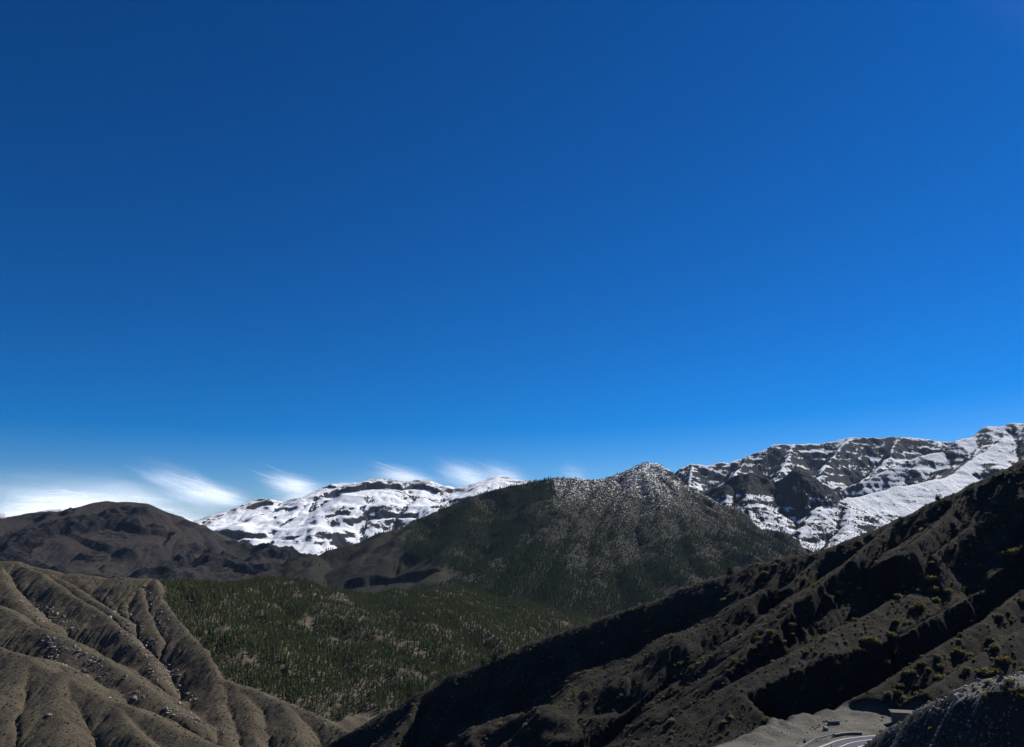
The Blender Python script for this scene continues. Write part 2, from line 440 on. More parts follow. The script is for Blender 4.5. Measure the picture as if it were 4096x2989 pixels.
snow = 0.95 - 0.6 * sstep(.6, 1.2, sl) - 0.6 * west + 0.35 * fbm(t.X / 260, t.Y / 260, 3, 48)
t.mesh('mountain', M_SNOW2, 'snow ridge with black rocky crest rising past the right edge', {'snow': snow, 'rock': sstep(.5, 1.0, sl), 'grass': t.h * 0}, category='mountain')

# the two dark knobs above the gorge
t = Terrain(700, 2600, 3000, 4700, 6.5)
t.tents([
    ([(2700, 2060, 4250), (2778, 1990, 4300), (2838, 1967, 4300), (2904, 1928, 4300), (2950, 1904, 4300), (3003, 1893, 4300), (3056, 1904, 4280), (3089, 1930, 4270), (3135, 1914, 4250), (3162, 1894, 4230), (3188, 1885, 4220), (3228, 1904, 4200), (3294, 1941, 4150), (3320, 2000, 4080), (3400, 2030, 4000), (3500, 2080, 3950), (3600, 2130, 3900), (3750, 2200, 3850)], .8, .95, 5),
    ([(3003, 1893, 4300), (2985, 1990, 4060), (3010, 2080, 3850), (3080, 2160, 3660), (3150, 2215, 3520)], .6, .6, 8),
    ([(2904, 1928, 4300), (2910, 2030, 4020), (2960, 2110, 3800)], .6, .6, 8),
    ([(3320, 2000, 4080), (3260, 2045, 3960), (3210, 2110, 3800), (3195, 2180, 3650)], .6, .6, 8),
    ([(3400, 2030, 4000), (3380, 2120, 3760), (3330, 2200, 3560)], .5, .5, 8),
    ([(3560, 2110, 3920), (3530, 2180, 3720), (3480, 2240, 3560)], .5, .5, 8),
], 200, .4, 51)
t.h = np.maximum(t.h, -190)
t.h += 14 * fbm(t.X / 160, t.Y / 160, 5, 53) + 5 * ridged(t.X / 60, t.Y / 60, 4, 55)
t.erode(18, 0.010, 0.0)
add_terr(t, 24, 0.4, 260)
t.h += 1.8 * fbm(t.X / 20, t.Y / 20, 3, 56) + 12 * ridged(t.X / 70, t.Y / 70, 4, 57) * sstep(-60, 20, t.h - P(3003, 1965, 4200)[2]) * sstep(4290, 4230, t.Y)
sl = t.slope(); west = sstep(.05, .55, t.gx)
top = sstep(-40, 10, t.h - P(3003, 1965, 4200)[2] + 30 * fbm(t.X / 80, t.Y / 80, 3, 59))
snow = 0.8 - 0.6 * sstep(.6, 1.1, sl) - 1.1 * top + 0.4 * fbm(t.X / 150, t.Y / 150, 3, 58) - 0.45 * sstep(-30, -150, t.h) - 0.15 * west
knobs = t
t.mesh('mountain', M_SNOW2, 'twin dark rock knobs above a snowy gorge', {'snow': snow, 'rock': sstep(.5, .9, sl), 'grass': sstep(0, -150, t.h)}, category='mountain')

# the bare dark mountain on the left
t = Terrain(-3100, -500, 2900, 4700, 7.5)
t.tents([
    ([(-300, 2120, 3900), (0, 2084, 3900), (63, 2062, 3900), (194, 2053, 3950), (262, 2050, 3950), (311, 2041, 3950), (340, 2026, 3960), (389, 2009, 3980), (428, 2004, 4000), (466, 2009, 4000), (510, 2007, 4000), (583, 2014, 4000), (632, 2038, 3980), (705, 2062, 3950), (797, 2104, 3900), (875, 2140, 3850), (923, 2167, 3800), (986, 2189, 3750), (1100, 2196, 3700), (1200, 2222, 3650), (1320, 2270, 3600)], .5, .42, 14),
    ([(428, 2004, 4000), (340, 2080, 3800), (291, 2190, 3550), (330, 2260, 3400)], .42, .42, 25),
    ([(510, 2007, 4000), (560, 2110, 3760), (640, 2200, 3560), (690, 2310, 3300)], .42, .42, 20),
    ([(632, 2038, 3980), (740, 2150, 3720), (850, 2250, 3480), (930, 2335, 3260)], .42, .42, 20),
    ([(262, 2050, 3950), (150, 2130, 3760), (30, 2200, 3560), (-120, 2250, 3400)], .42, .42, 20),
    ([(797, 2104, 3900), (900, 2220, 3620), (980, 2305, 3420)], .42, .42, 20),
    ([(1000, 2192, 3740), (1060, 2270, 3520), (1120, 2330, 3350)], .42, .42, 20),
], 300, .18, 61)
t.h = np.maximum(t.h, -260)
cl = sstep(-.12, .22, fbm(t.X / 240, t.Y / 240, 4, 63)) * sstep(4000, 3850, t.Y)
t.h += 12 * fbm(t.X / 200, t.Y / 200, 4, 65) * sstep(4020, 3850, t.Y) + 30 * cl * ridged(t.X / 110, t.Y / 90, 4, 66)
t.erode(14, 0.010, 0.003)
for brow, dep in (([(700, 2125), (640, 2110), (590, 2112), (500, 2095), (430, 2085)], 38), ([(890, 2215), (820, 2195), (750, 2185)], 32), ([(1060, 2285), (980, 2262), (900, 2240)], 30), ([(250, 2110), (180, 2120), (110, 2140)], 25)):
    t.cut(brow, 2.2, dep, .25)
t.h += 1.2 * fbm(t.X / 26, t.Y / 26, 4, 67) + 11 * cl * ridged(t.X / 42, t.Y / 34, 3, 68)
sl = t.slope()
rx, ry, _ = P(330, 2030, 3960)
sn = 0.5 * np.exp(-((t.X - rx) / 130) ** 2 - ((t.Y - ry) / 90) ** 2) - 0.4
t.mesh('mountain', M_DARK, 'bare dark brown mountain with broken crags and round summit', {'snow': sn, 'rock': 0.15 + 0.9 * cl * sstep(.3, .8, sl), 'grass': 0.6 + 0 * t.h}, category='mountain')

# the wooded middle mountain with a snow-dusted top
MID_LINES = [
    ([(938, 2340, 2600), (1104, 2270, 2750), (1177, 2231, 2800), (1263, 2227, 2850), (1336, 2197, 2900), (1435, 2178, 2950), (1535, 2131, 3000), (1594, 2118, 3050), (1681, 2078, 3100), (1734, 2052, 3130), (1826, 2029, 3200), (1893, 1989, 3250), (1959, 1966, 3290), (2025, 1949, 3320), (2144, 1929, 3400), (2228, 1912, 3400), (2296, 1914, 3400), (2364, 1920, 3420), (2432, 1917, 3470), (2494, 1892, 3530), (2549, 1867, 3580), (2586, 1851, 3600), (2623, 1852, 3600), (2661, 1874, 3590), (2698, 1908, 3560), (2729, 1942, 3530), (2778, 1966, 3480), (2865, 2016, 3400), (2939, 2084, 3300), (3001, 2115, 3230), (3075, 2146, 3150), (3137, 2183, 3080), (3199, 2214, 3000), (3300, 2280, 2900), (3500, 2390, 2750)], .95, .75, 8),
    ([(1495, 2395, 1800), (1628, 2385, 2000), (1760, 2350, 2200), (1826, 2327, 2300), (1950, 2260, 2480), (2050, 2190, 2650), (2130, 2090, 2900), (2180, 1990, 3150), (2228, 1912, 3400)], .5, .42, 12),
    ([(2586, 1851, 3600), (2520, 1960, 3300), (2480, 2060, 3000), (2460, 2160, 2720), (2500, 2260, 2450), (2560, 2340, 2250), (2640, 2430, 2060)], .66, .42, 14),
    ([(2698, 1908, 3560), (2720, 2040, 3150), (2760, 2140, 2850), (2800, 2230, 2600), (2860, 2300, 2430)], .78, .50, 12),
    ([(2430, 1920, 3450), (2330, 2060, 3000), (2290, 2180, 2650), (2260, 2300, 2300), (2200, 2420, 2000), (2150, 2520, 1800), (2100, 2610, 1620)], .42, .42, 16),
    ([(2560, 1880, 3500), (2640, 1990, 3230), (2640, 2090, 2950), (2650, 2190, 2680), (2700, 2280, 2450)], .46, .42, 14),
    ([(2300, 1915, 3400), (2250, 2040, 3040), (2200, 2140, 2760), (2150, 2240, 2480), (2060, 2360, 2180), (1960, 2460, 1930), (1880, 2540, 1750)], .42, .40, 16),
    ([(2470, 2000, 3200), (2400, 2130, 2820), (2390, 2230, 2520), (2380, 2330, 2260), (2330, 2440, 2020)], .42, .42, 14),
    ([(1681, 2078, 3100), (1600, 2150, 2900), (1550, 2230, 2750), (1545, 2300, 2640)], .5, .5, 12),
    ([(1535, 2131, 3000), (1450, 2230, 2800), (1400, 2300, 2680), (1380, 2360, 2590)], .5, .5, 12),
    ([(1893, 1989, 3250), (1850, 2100, 2950), (1800, 2200, 2700), (1740, 2290, 2500)], .45, .45, 14),
    ([(1263, 2227, 2850), (1230, 2290, 2700), (1180, 2345, 2600)], .45, .45, 12),
    ([(2865, 2016, 3400), (2930, 2150, 3020), (2980, 2240, 2780), (3030, 2320, 2580)], .85, .50, 10),
]
t = Terrain(-1150, 1250, 1450, 3950, 6.0)
t.tents(MID_LINES, 200, .30, 71)
t.h = np.maximum(t.h, -260)
t.h += 10 * fbm(t.X / 150, t.Y / 150, 4, 73) * sstep(3500, 3250, t.Y) + 3 * ridged(t.X / 70, t.Y / 70, 3, 75)
t.erode(7, 0.008, 0.004)
for brow, dep in (([(1770, 2285), (1650, 2290), (1560, 2300), (1450, 2312), (1380, 2325)], 24),):
    t.cut(brow, 2.2, dep, .25)
t.h += 1.2 * fbm(t.X / 22, t.Y / 22, 3, 76)
sl = t.slope(); MID = t
mu, mv = proj(t.X, t.Y, t.h)
sumline = np.interp(mu, [1900, 2150, 2230, 2300, 2590, 2700, 2900, 3000], [1975, 2010, 2095, 2150, 2110, 2100, 2140, 2150])
MID.snow = np.interp(t.h + 35 * fbm(t.X / 160, t.Y / 160, 3, 79), [-20, 40, 120, 200, 280, 340], [.05, .22, .35, .44, .52, .62])
left = sstep(P(2180, 1990, 3150)[0] + 70, P(2180, 1990, 3150)[0] - 70, t.X + 110 * fbm(t.X / 70, t.Y / 70, 4, 80))
MID.snow = MID.snow * (1 - 0.6 * left) - 0.06 - 0.3 * sstep(.7, 1.1, sl)
t.mesh('mountain', M_MID, 'pine-clad mountain with speckled snow on its pointed summit', {'snow': MID.snow, 'rock': -0.1 + 0.6 * sstep(.5, .9, sl), 'grass': 0.8 + 0 * t.h}, category='mountain')

# the forested hill
t = Terrain(-700, 420, 780, 2250, 3.0)
FP = [(540, 2316, 1120), (622, 2319, 1150), (729, 2330, 1230), (826, 2338, 1300), (923, 2345, 1370), (1069, 2360, 1450), (1263, 2370, 1530), (1429, 2390, 1640), (1495, 2398, 1700), (1640, 2392, 1950),
      (649, 2414, 1085), (742, 2532, 1015), (816, 2602, 975), (884, 2725, 905), (952, 2750, 890), (1020, 2763, 880), (1132, 2818, 855), (1237, 2861, 840), (1360, 2917, 820),
      (1000, 2650, 980), (1000, 2550, 1090), (1000, 2450, 1230), (1300, 2890, 900), (1300, 2800, 960), (1300, 2700, 1040), (1300, 2600, 1130), (1300, 2500, 1250), (1300, 2430, 1370),
      (1600, 2800, 980), (1600, 2680, 1080), (1600, 2580, 1190), (1600, 2490, 1350), (1600, 2430, 1550), (1900, 2650, 1150), (1900, 2550, 1320), (1900, 2480, 1480), (1900, 2420, 1700),
      (800, 2500, 1090), (800, 2420, 1170), (700, 2400, 1150), (900, 2420, 1600), (1300, 2450, 1850), (600, 2420, 1400), (2200, 2600, 1500), (2100, 2700, 1200), (1450, 2990, 850), (1700, 2900, 900), (2000, 2850, 950), (1600, 2440, 2200)]
t.h = tps(t.X, t.Y, [P(*q) for q in FP], 0.002)
EDGE = [(622, 2319, 1150), (649, 2412, 1085), (742, 2530, 1015), (816, 2598, 975), (884, 2721, 905), (952, 2746, 890), (1020, 2759, 880), (1132, 2814, 855), (1237, 2857, 840), (1360, 2913, 820), (1560, 3020, 790)]
ep = [P(*q)[:2] for q in EDGE]
bp = [(-3000, 2600), (ep[0][0] - 25, 2600)] + ep + [(ep[-1][0], 100), (-3000, 100)]
wside = inpoly(t.X, t.Y, bp); wd = polydist(t.X, t.Y, bp)
t.h = np.where(wside, t.h - 6 - 1.0 * wd, t.h)
t.h = np.maximum(t.h, -240)
t.h += 19 * fbm(t.X / 190, t.Y / 190, 4, 83) * sstep(0, 90, wd) + 15 * ridged((t.X + .5 * t.Y) / 130, (t.Y - .3 * t.X) / 260, 3, 84) * sstep(0, 60, wd)
t.erode(14, 0.010, 0.004)
t.h += 0.7 * fbm(t.X / 12, t.Y / 12, 3, 86)
FOREST = t
outc = sstep(.18, .45, fbm(t.X / 60, t.Y / 60, 4, 88))
FOREST.outc = outc
t.mesh('hill', M_FOREST, 'low hill under dense pine forest with pale stony clearings', {'rock': 0.1 + 0.4 * outc, 'grass': 0.7 + 0 * t.h})

# the brown gullied hillside on the left
t = Terrain(-900, -110, 640, 1330, 1.6)
BL = [
    ([(-400, 2236, 1200), (0, 2245, 1180), (58, 2246, 1178), (121, 2266, 1172), (170, 2279, 1168), (253, 2296, 1160), (301, 2298, 1158), (389, 2310, 1153), (437, 2315, 1150), (486, 2310, 1148), (559, 2314, 1143), (600, 2316, 1142)], .5, .6, 10, 2.5),
    ([(622, 2317, 1140), (649, 2410, 1080), (742, 2528, 1010), (816, 2596, 970), (884, 2719, 900), (952, 2744, 885), (1020, 2757, 875), (1132, 2812, 850), (1237, 2855, 835), (1360, 2911, 815), (1480, 2975, 790)], 1.4, .66, 6),
    ([(-300, 2300, 1070), (0, 2429, 1000), (124, 2497, 960), (241, 2546, 930), (433, 2645, 880), (538, 2713, 850), (618, 2781, 825), (699, 2837, 805), (767, 2880, 790)], .65, .72, 7),
    ([(-300, 2520, 870), (124, 2627, 830), (186, 2676, 810), (309, 2732, 790), (445, 2806, 765), (532, 2831, 755), (655, 2886, 738), (742, 2936, 722), (880, 2995, 705)], .65, .72, 8),
    ([(445, 2806, 765), (476, 2822, 758), (513, 2899, 725), (557, 2942, 710), (640, 3010, 690)], .75, .75, 6),
    ([(124, 2627, 830), (60, 2750, 780), (40, 2900, 725), (30, 3050, 680)], .55, .55, 12),
    ([(240, 2690, 800), (230, 2800, 760), (260, 2920, 715), (300, 3050, 680)], .55, .55, 12),
    ([(58, 2246, 1178), (155, 2290, 1142), (300, 2390, 1080), (396, 2441, 1050), (513, 2546, 990), (594, 2633, 945), (650, 2725, 900)], .75, .75, 6),
    ([(0, 2245, 1180), (20, 2330, 1110), (90, 2420, 1045), (150, 2480, 1005)], .66, .66, 7),
    ([(170, 2279, 1168), (330, 2370, 1100), (440, 2440, 1055), (500, 2490, 1025)], .75, .75, 6),
    ([(486, 2310, 1148), (500, 2390, 1098), (505, 2450, 1062)], .75, .75, 6),
    ([(559, 2314, 1143), (570, 2400, 1088), (600, 2480, 1040), (640, 2560, 995)], .75, .75, 6),
    ([(389, 2310, 1153), (430, 2370, 1110), (460, 2430, 1075)], .75, .75, 6),
    ([(952, 2744, 885), (1000, 2830, 840), (1020, 2930, 795), (1040, 3020, 760)], .66, .66, 9),
    ([(1132, 2812, 850), (1180, 2900, 805), (1210, 2989, 770)], .66, .66, 9),
    ([(884, 2719, 900), (870, 2820, 845), (900, 2920, 795), (930, 3020, 755)], .66, .66, 9),
]
t.tents(BL, 55, .30, 91)
t.h = np.maximum(t.h, -250)
t.h += 3.2 * fbm(t.X / 55, t.Y / 55, 4, 93) + 1.1 * ridged(t.X / 22, t.Y / 22, 3, 94)
t.erode(22, 0.012, 0.008)
t.h += 0.25 * fbm(t.X / 5, t.Y / 5, 3, 96)
BROWN = t; BROWN.gully = np.log(np.maximum(t.A, 1))
sl = t.slope()
t.mesh('hill', M_BROWN, 'bare brown hillside cut by gullies beside the pine forest', {'rock': -0.12 + 0.45 * sstep(2.5, 6, BROWN.gully) + 0.35 * fbm(t.X / 40, t.Y / 40, 3, 97), 'grass': 0.7 + 0.6 * fbm(t.X / 50, t.Y / 50, 3, 98)})

# the dark slope on the right with the gravel yard at its foot
YARD_Z = -55.0
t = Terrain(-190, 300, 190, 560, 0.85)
SL = [
    ([(1000, 3120, 500), (1290, 2989, 480), (1560, 2850, 470), (1700, 2770, 462), (1850, 2690, 455), (2000, 2630, 448), (2150, 2565, 442), (2300, 2510, 436), (2450, 2460, 428), (2600, 2412, 420), (2750, 2350, 412), (2900, 2305, 405), (3020, 2255, 400)], .55, 1.15, 6),
    ([(3020, 2255, 400), (3150, 2232, 397), (3300, 2200, 393), (3450, 2140, 388), (3600, 2078, 383), (3750, 2005, 378), (3900, 1935, 373), (4096, 1842, 366), (4400, 1700, 354), (4900, 1520, 340)], .7, .86, 3),
    ([(1700, 2770, 462), (1640, 2860, 445), (1560, 2960, 430), (1480, 3060, 415)], .9, .9, 2),
    ([(2000, 2630, 448), (2010, 2740, 436), (1960, 2860, 424), (1900, 2989, 412)], 1.6, 1.3, 1.5),
    ([(2380, 2485, 432), (2370, 2600, 421), (2330, 2740, 410), (2280, 2900, 400)], 1.6, 1.3, 1.5),
    ([(3150, 2232, 397), (3060, 2360, 381), (2950, 2540, 362), (2800, 2665, 355), (2640, 2780, 348), (2400, 2960, 338), (2280, 3060, 332)], 1.05, .5, 1.5),
    ([(3600, 2078, 383), (3400, 2250, 364), (3200, 2400, 348), (3060, 2560, 332), (2900, 2700, 322)], 1.0, .62, 1.5),
    ([(4096, 2120, 365), (3995, 2190, 350), (3841, 2280, 342), (3662, 2350, 335), (3502, 2447, 325), (3317, 2533, 315), (3193, 2601, 310), (3045, 2675, 305), (2873, 2767, 301), (2737, 2847, 298), (2560, 2965, 292), (2450, 3060, 288)], .48, .8, 1.5),
    ([(4300, 2150, 340), (4096, 2268, 325), (3902, 2385, 318), (3748, 2465, 312), (3594, 2545, 307), (3502, 2607, 304), (3317, 2681, 300), (3175, 2735, 297), (2990, 2830, 291), (2800, 2960, 284)], 1.2, .5, 1.5),
    ([(4300, 2230, 322), (4096, 2370, 305), (3933, 2490, 294), (3748, 2595, 286), (3563, 2724, 279), (3420, 2800, 274)], .64, .8, 1.5),
    ([(3900, 1935, 373), (3800, 2060, 360), (3650, 2180, 348), (3480, 2300, 338), (3300, 2420, 327)], 1.0, .66, 1.5),
    ([(4096, 1842, 366), (4000, 1990, 357), (3880, 2110, 350), (3740, 2220, 342)], 1.0, .66, 1.5),
    ([(3300, 2200, 393), (3180, 2330, 377), (3060, 2450, 362)], 1.0, .66, 1.5),
    ([(4300, 2420, 290), (4096, 2520, 280), (3900, 2640, 270), (3760, 2740, 262)], .66, .65, 1.5),
]
def lines(*k): t.tents([SL[i] for i in k], 30, .16, 101)
lines(0, 1, 2, 3, 4, 10, 11, 12, 5)          # from the crest down: each rib's steep face, then the next rib in front
t.cut(SL[5][0][1:], 1.9, 14)
lines(6)
t.cut(SL[6][0][1:], 1.7, 9)
lines(7, 8)
t.cut(SL[8][0][1:-1], 1.9, 13)
lines(9, 13)
t.h = np.maximum(t.h, -150)
t.h += 0.8 * fbm(t.X / 14, t.Y / 14, 4, 103) + 0.5 * ridged(t.X / 6, t.Y / 6, 4, 105)
t.erode(10, 0.012, 0.0)
yard_px = [(2700, 3060), (2860, 2985), (2990, 2945), (3110, 2905), (3230, 2872), (3400, 2852), (3580, 2862), (3720, 2900), (3900, 3060)]
yard = [Pz(u, v, YARD_Z)[:2] for u, v in yard_px]
ins = inpoly(t.X, t.Y, yard); dd = polydist(t.X, t.Y, yard)
sd = np.where(ins, -dd, dd)
flat = YARD_Z + 0.12 * fbm(t.X / 4, t.Y / 4, 3, 107)
t.h = np.maximum(t.h, YARD_Z - 0.75 * np.maximum(sd, 0) + 0.5 * fbm(t.X / 6, t.Y / 6, 3, 109))
wf = sstep(1.5, -1.5, sd)
t.h = t.h * (1 - wf) + flat * wf
for (u, v, r, hh) in [(3105, 2912, 5.5, 2.6), (3160, 2885, 4.0, 1.8), (3060, 2935, 4.5, 2.2), (3230, 2880, 4.0, 1.7), (3290, 2862, 5.0, 2.0), (3010, 2955, 4.0, 1.4), (3180, 2925, 3.0, 0.8), (3380, 2858, 4, 1.6), (3470, 2866, 4, 1.3)]:
    x, y, _ = Pz(u, v, YARD_Z)
    t.h += hh * np.exp(-(((t.X - x) / r) ** 2 + ((t.Y - y) / (r * .7)) ** 2)) * (1 + 0.4 * fbm(t.X / 2.5, t.Y / 2.5, 3, 111))
t.h += 0.16 * fbm(t.X / 2.2, t.Y / 2.2, 3, 112) * (1 - wf)
RIGHT = t; RIGHT.yardmask = wf
sl = t.slope()
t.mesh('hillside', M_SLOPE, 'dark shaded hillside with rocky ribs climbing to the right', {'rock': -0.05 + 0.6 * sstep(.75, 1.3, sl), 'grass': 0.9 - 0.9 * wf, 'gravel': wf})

# the near stony spur in the lower right corner
t = Terrain(30, 78, 56, 124, 0.17)
NP = [(3300, 3130, 124), (3440, 3010, 118), (3508, 2952, 113), (3571, 2904, 108), (3625, 2867, 104), (3678, 2831, 100), (3750, 2802, 96), (3804, 2773, 93), (3842, 2752, 91), (3920, 2740, 88), (3963, 2722, 86), (4031, 2706, 84), (4096, 2686, 82), (4400, 2600, 78)]
sky_l = [P(*q) for q in NP]
pts = sky_l + [(x + 2, y + 7, z - 3.2) for x, y, z in sky_l] + [(x + 4, y + 16, z - 10) for x, y, z in sky_l[::2]]
pts += [P(*q) for q in [(3560, 2950, 106), (3560, 2989, 104.5), (3700, 2880, 95.5), (3700, 2930, 93.6), (3700, 2989, 92), (3700, 3080, 89), (3820, 2790, 86), (3820, 2812, 81), (3820, 2870, 80.3), (3820, 2930, 79.8), (3820, 2989, 79.2), (3820, 3080, 78),
        (3920, 2770, 81.5), (3920, 2806, 76), (3920, 2870, 75.4), (3920, 2930, 75.0), (3920, 2989, 74.5), (3920, 3080, 73.5), (4016, 2758, 79), (4016, 2812, 74), (4016, 2870, 73.5), (4016, 2930, 73.1), (4016, 2989, 72.6), (4016, 3100, 71.5),
        (4120, 2745, 77), (4120, 2825, 72), (4120, 2880, 71.5), (4120, 2940, 71.1), (4120, 3000, 70.6), (4120, 3100, 69.5), (4500, 2740, 72), (4500, 2850, 67), (4500, 3000, 65.6)]]
t.h = np.maximum(tps(t.X, t.Y, pts, 0.0005), -60)
t.h += 0.35 * fbm(t.X / 5, t.Y / 5, 4, 123)
t.erode(8, 0.006, 0.01)
t.h += 0.10 * fbm(t.X / .9, t.Y / .9, 3, 125)
NEAR = t
t.mesh('rocky_spur', M_NEAR, 'stony spur with a sunlit bench in the lower right corner', {'rock': 0.05 + 0.7 * sstep(.5, 1.0, t.slope()), 'grass': 0.6 + 0 * t.h})

# valley floor reaching to the horizon
me = bpy.data.meshes.new('ground')
R = 42000
me.from_pydata([(-R, -R, -470), (R, -R, -470), (R, R, -470), (-R, R, -470)], [], [(0, 1, 2, 3)])
b = NB('valley_earth'); me.materials.append(b.bsdf(b.mix(b.noise(900, 6), (0.09, 0.075, 0.055), (0.14, 0.11, 0.08)), 0.95))
gnd = bpy.data.objects.new('ground', me); COL.objects.link(gnd)
gnd['kind'] = 'structure'; gnd['label'] = 'brown valley floor far below the mountains'; gnd['category'] = 'ground'

# ------------------------------------------------------------------ builders
rng = np.random.RandomState(11)

def mk_mesh(name, verts, faces, mats, midx=None, smooth=False):
    me = bpy.data.meshes.new(name)
    me.from_pydata([tuple(map(float, v)) for v in verts], [], [tuple(map(int, f)) for f in faces])
    for m in (mats if isinstance(mats, (list, tuple)) else [mats]): me.materials.append(m)
    if midx is not None: me.polygons.foreach_set('material_index', midx)
    if smooth: me.polygons.foreach_set('use_smooth', np.ones(len(faces), bool))
    me.update()
    return me

def obj(name, me, parent=None, loc=(0, 0, 0), rz=0.0, sc=1.0):
    o = bpy.data.objects.new(name, me); COL.objects.link(o)
    o.location = loc; o.rotation_euler = (0, 0, rz); o.scale = (sc, sc, sc) if np.isscalar(sc) else sc
    if parent is not None: o.parent = parent
    return o

def tag(o, label, cat, group=None, kind=None):
    o['label'] = label; o['category'] = cat
    if group: o['group'] = group
    if kind: o['kind'] = kind
    return o

def foliage_mat(name, c1, c2, size=0.6, var=0.5, trans=0.4):
    b = NB(name)
    oi = b.n.new('ShaderNodeObjectInfo')
    f = b.math('ADD', b.math('MULTIPLY', oi.outputs['Random'], var), b.math('MULTIPLY', b.noise(size, 3), 1 - var))
    c = b.mix(b.step(0.2, 0.8, f), c1, c2)
    b.bsdf(c, 0.8, None, 0.15)
    ps = b.out.inputs['Surface'].links[0].from_node
    tl = b.n.new('ShaderNodeBsdfTranslucent'); b.l.new(b.mix(.5, c, tuple(min(1, x * 1.6) for x in c2)), tl.inputs[0])
    mx = b.n.new('ShaderNodeMixShader'); mx.inputs[0].default_value = trans
    b.l.new(ps.outputs[0], mx.inputs[1]); b.l.new(tl.outputs[0], mx.inputs[2]); b.l.new(mx.outputs[0], b.out.inputs['Surface'])
    return b.m

def stone_mat(name, c1, c2, size):
    b = NB(name)
    oi = b.n.new('ShaderNodeObjectInfo')
    n = b.noise(size, 6, 0.65)
    c = b.mix(b.step(0.3, 0.7, n), c1, c2)
    c = b.mix(b.math('MULTIPLY', oi.outputs['Random'], 0.6), c, tuple(x * 0.5 for x in c1))
    return b.bsdf(c, 0.9, b.bump(n, size * 0.2), 0.2)

MF_PINE = foliage_mat('pine_needles', (0.050, 0.074, 0.027), (0.110, 0.130, 0.052), 1.5, .5, .5)
MF_PINE_FAR = foliage_mat('pine_needles_far', (0.038, 0.060, 0.024), (0.078, 0.100, 0.040), 2.5, .5, .5)
MF_OLIVE = foliage_mat('olive_foliage', (0.05, 0.062, 0.022), (0.085, 0.095, 0.035), 1.0)
MF_SHRUB = foliage_mat('shrub_foliage', (0.055, 0.056, 0.022), (0.115, 0.105, 0.045), 0.5)
MF_DRY = foliage_mat('dry_cushion', (0.080, 0.074, 0.045), (0.17, 0.15, 0.09), 0.4)
MF_SCRUB = foliage_mat('dark_scrub', (0.016, 0.022, 0.014), (0.034, 0.038, 0.022), 2.0, .5, .15)
b = NB('bark'); M_BARK = b.bsdf(b.mix(b.noise(0.3, 5), (0.035, 0.025, 0.018), (0.075, 0.055, 0.04)), 0.9)
M_STONE = stone_mat('pale_boulder', (0.36, 0.32, 0.28), (0.24, 0.21, 0.18), 0.9)
M_STONE_D = stone_mat('dark_rubble', (0.075, 0.070, 0.065), (0.13, 0.12, 0.11), 0.4)
M_STONE_N = stone_mat('grey_rubble', (0.17, 0.16, 0.142), (0.29, 0.275, 0.245), 0.2)

def tufts(n, fn, size, r):
    """n small triangles spread through a volume; fn gives a point and an outward direction"""
    V, Fc = [], []
    for i in range(n):
        p, d = fn()
        s = size * r.uniform(.6, 1.4)
        a = np.cross(d, r.normal(size=3)); a /= np.linalg.norm(a) + 1e-9
        k = len(V)
        V += [p + a * s * .5, p - a * s * .5, p + d * s * 1.3 + r.normal(size=3) * s * .25]
        Fc.append((k, k + 1, k + 2))
    return V, Fc

def pine_crown(seed, H=1.0, R=0.2, tiers=7, n=70):
    """unit-height conifer: ragged whorls of drooping boughs and loose needle sprays"""
    r = np.random.RandomState(seed); V, Fc = [], []
    lean = r.normal(size=2) * .03
    for k in range(tiers):
        f = k / (tiers - 1)
        z = H * (.16 + .78 * f); rad = R * (1 - f) ** .75 * r.uniform(.8, 1.15) + .012
        m = 9; c = len(V); off = np.array([lean[0] * f, lean[1] * f, 0])
        V.append(off + (0, 0, z + H * .16))
        for i in range(m):
            a = 2 * math.pi * (i + r.uniform(-.35, .35)) / m + k
            q = rad * (r.uniform(.75, 1.15) if i % 2 == 0 else r.uniform(.3, .6))
            V.append(off + (q * math.cos(a), q * math.sin(a), z - H * .035 * r.uniform(.2, 1.6)))
        for i in range(m): Fc.append((c, c + 1 + i, c + 1 + (i + 1) % m))
    def fn():
        f = r.rand() ** 1.2; a = r.uniform(0, 2 * math.pi); q = R * (1 - f) ** .75 * r.uniform(.7, 1.1)
        d = np.array([math.cos(a), math.sin(a), r.uniform(-.2, .5)])
        return np.array([q * math.cos(a), q * math.sin(a), H * (.12 + .84 * f)]), d / np.linalg.norm(d)
    v2, f2 = tufts(n, fn, .045, r); k = len(V)
    return V + v2, Fc + [tuple(i + k for i in f) for f in f2]

def trunk_geo(H, r0, r1, n=6, lean=(0, 0), z0=-.05):
    V, Fc = [], []
    for j in range(4):
        f = j / 3; rr = r0 + (r1 - r0) * f
        for i in range(n):
            a = 2 * math.pi * i / n
            V.append((rr * math.cos(a) + lean[0] * f * f, rr * math.sin(a) + lean[1] * f * f, z0 + (H - z0) * f))
    for j in range(3):
        for i in range(n): Fc.append((j * n + i, j * n + (i + 1) % n, (j + 1) * n + (i + 1) % n, (j + 1) * n + i))
    Fc.append(tuple(range(3 * n, 4 * n)))
    return V, Fc

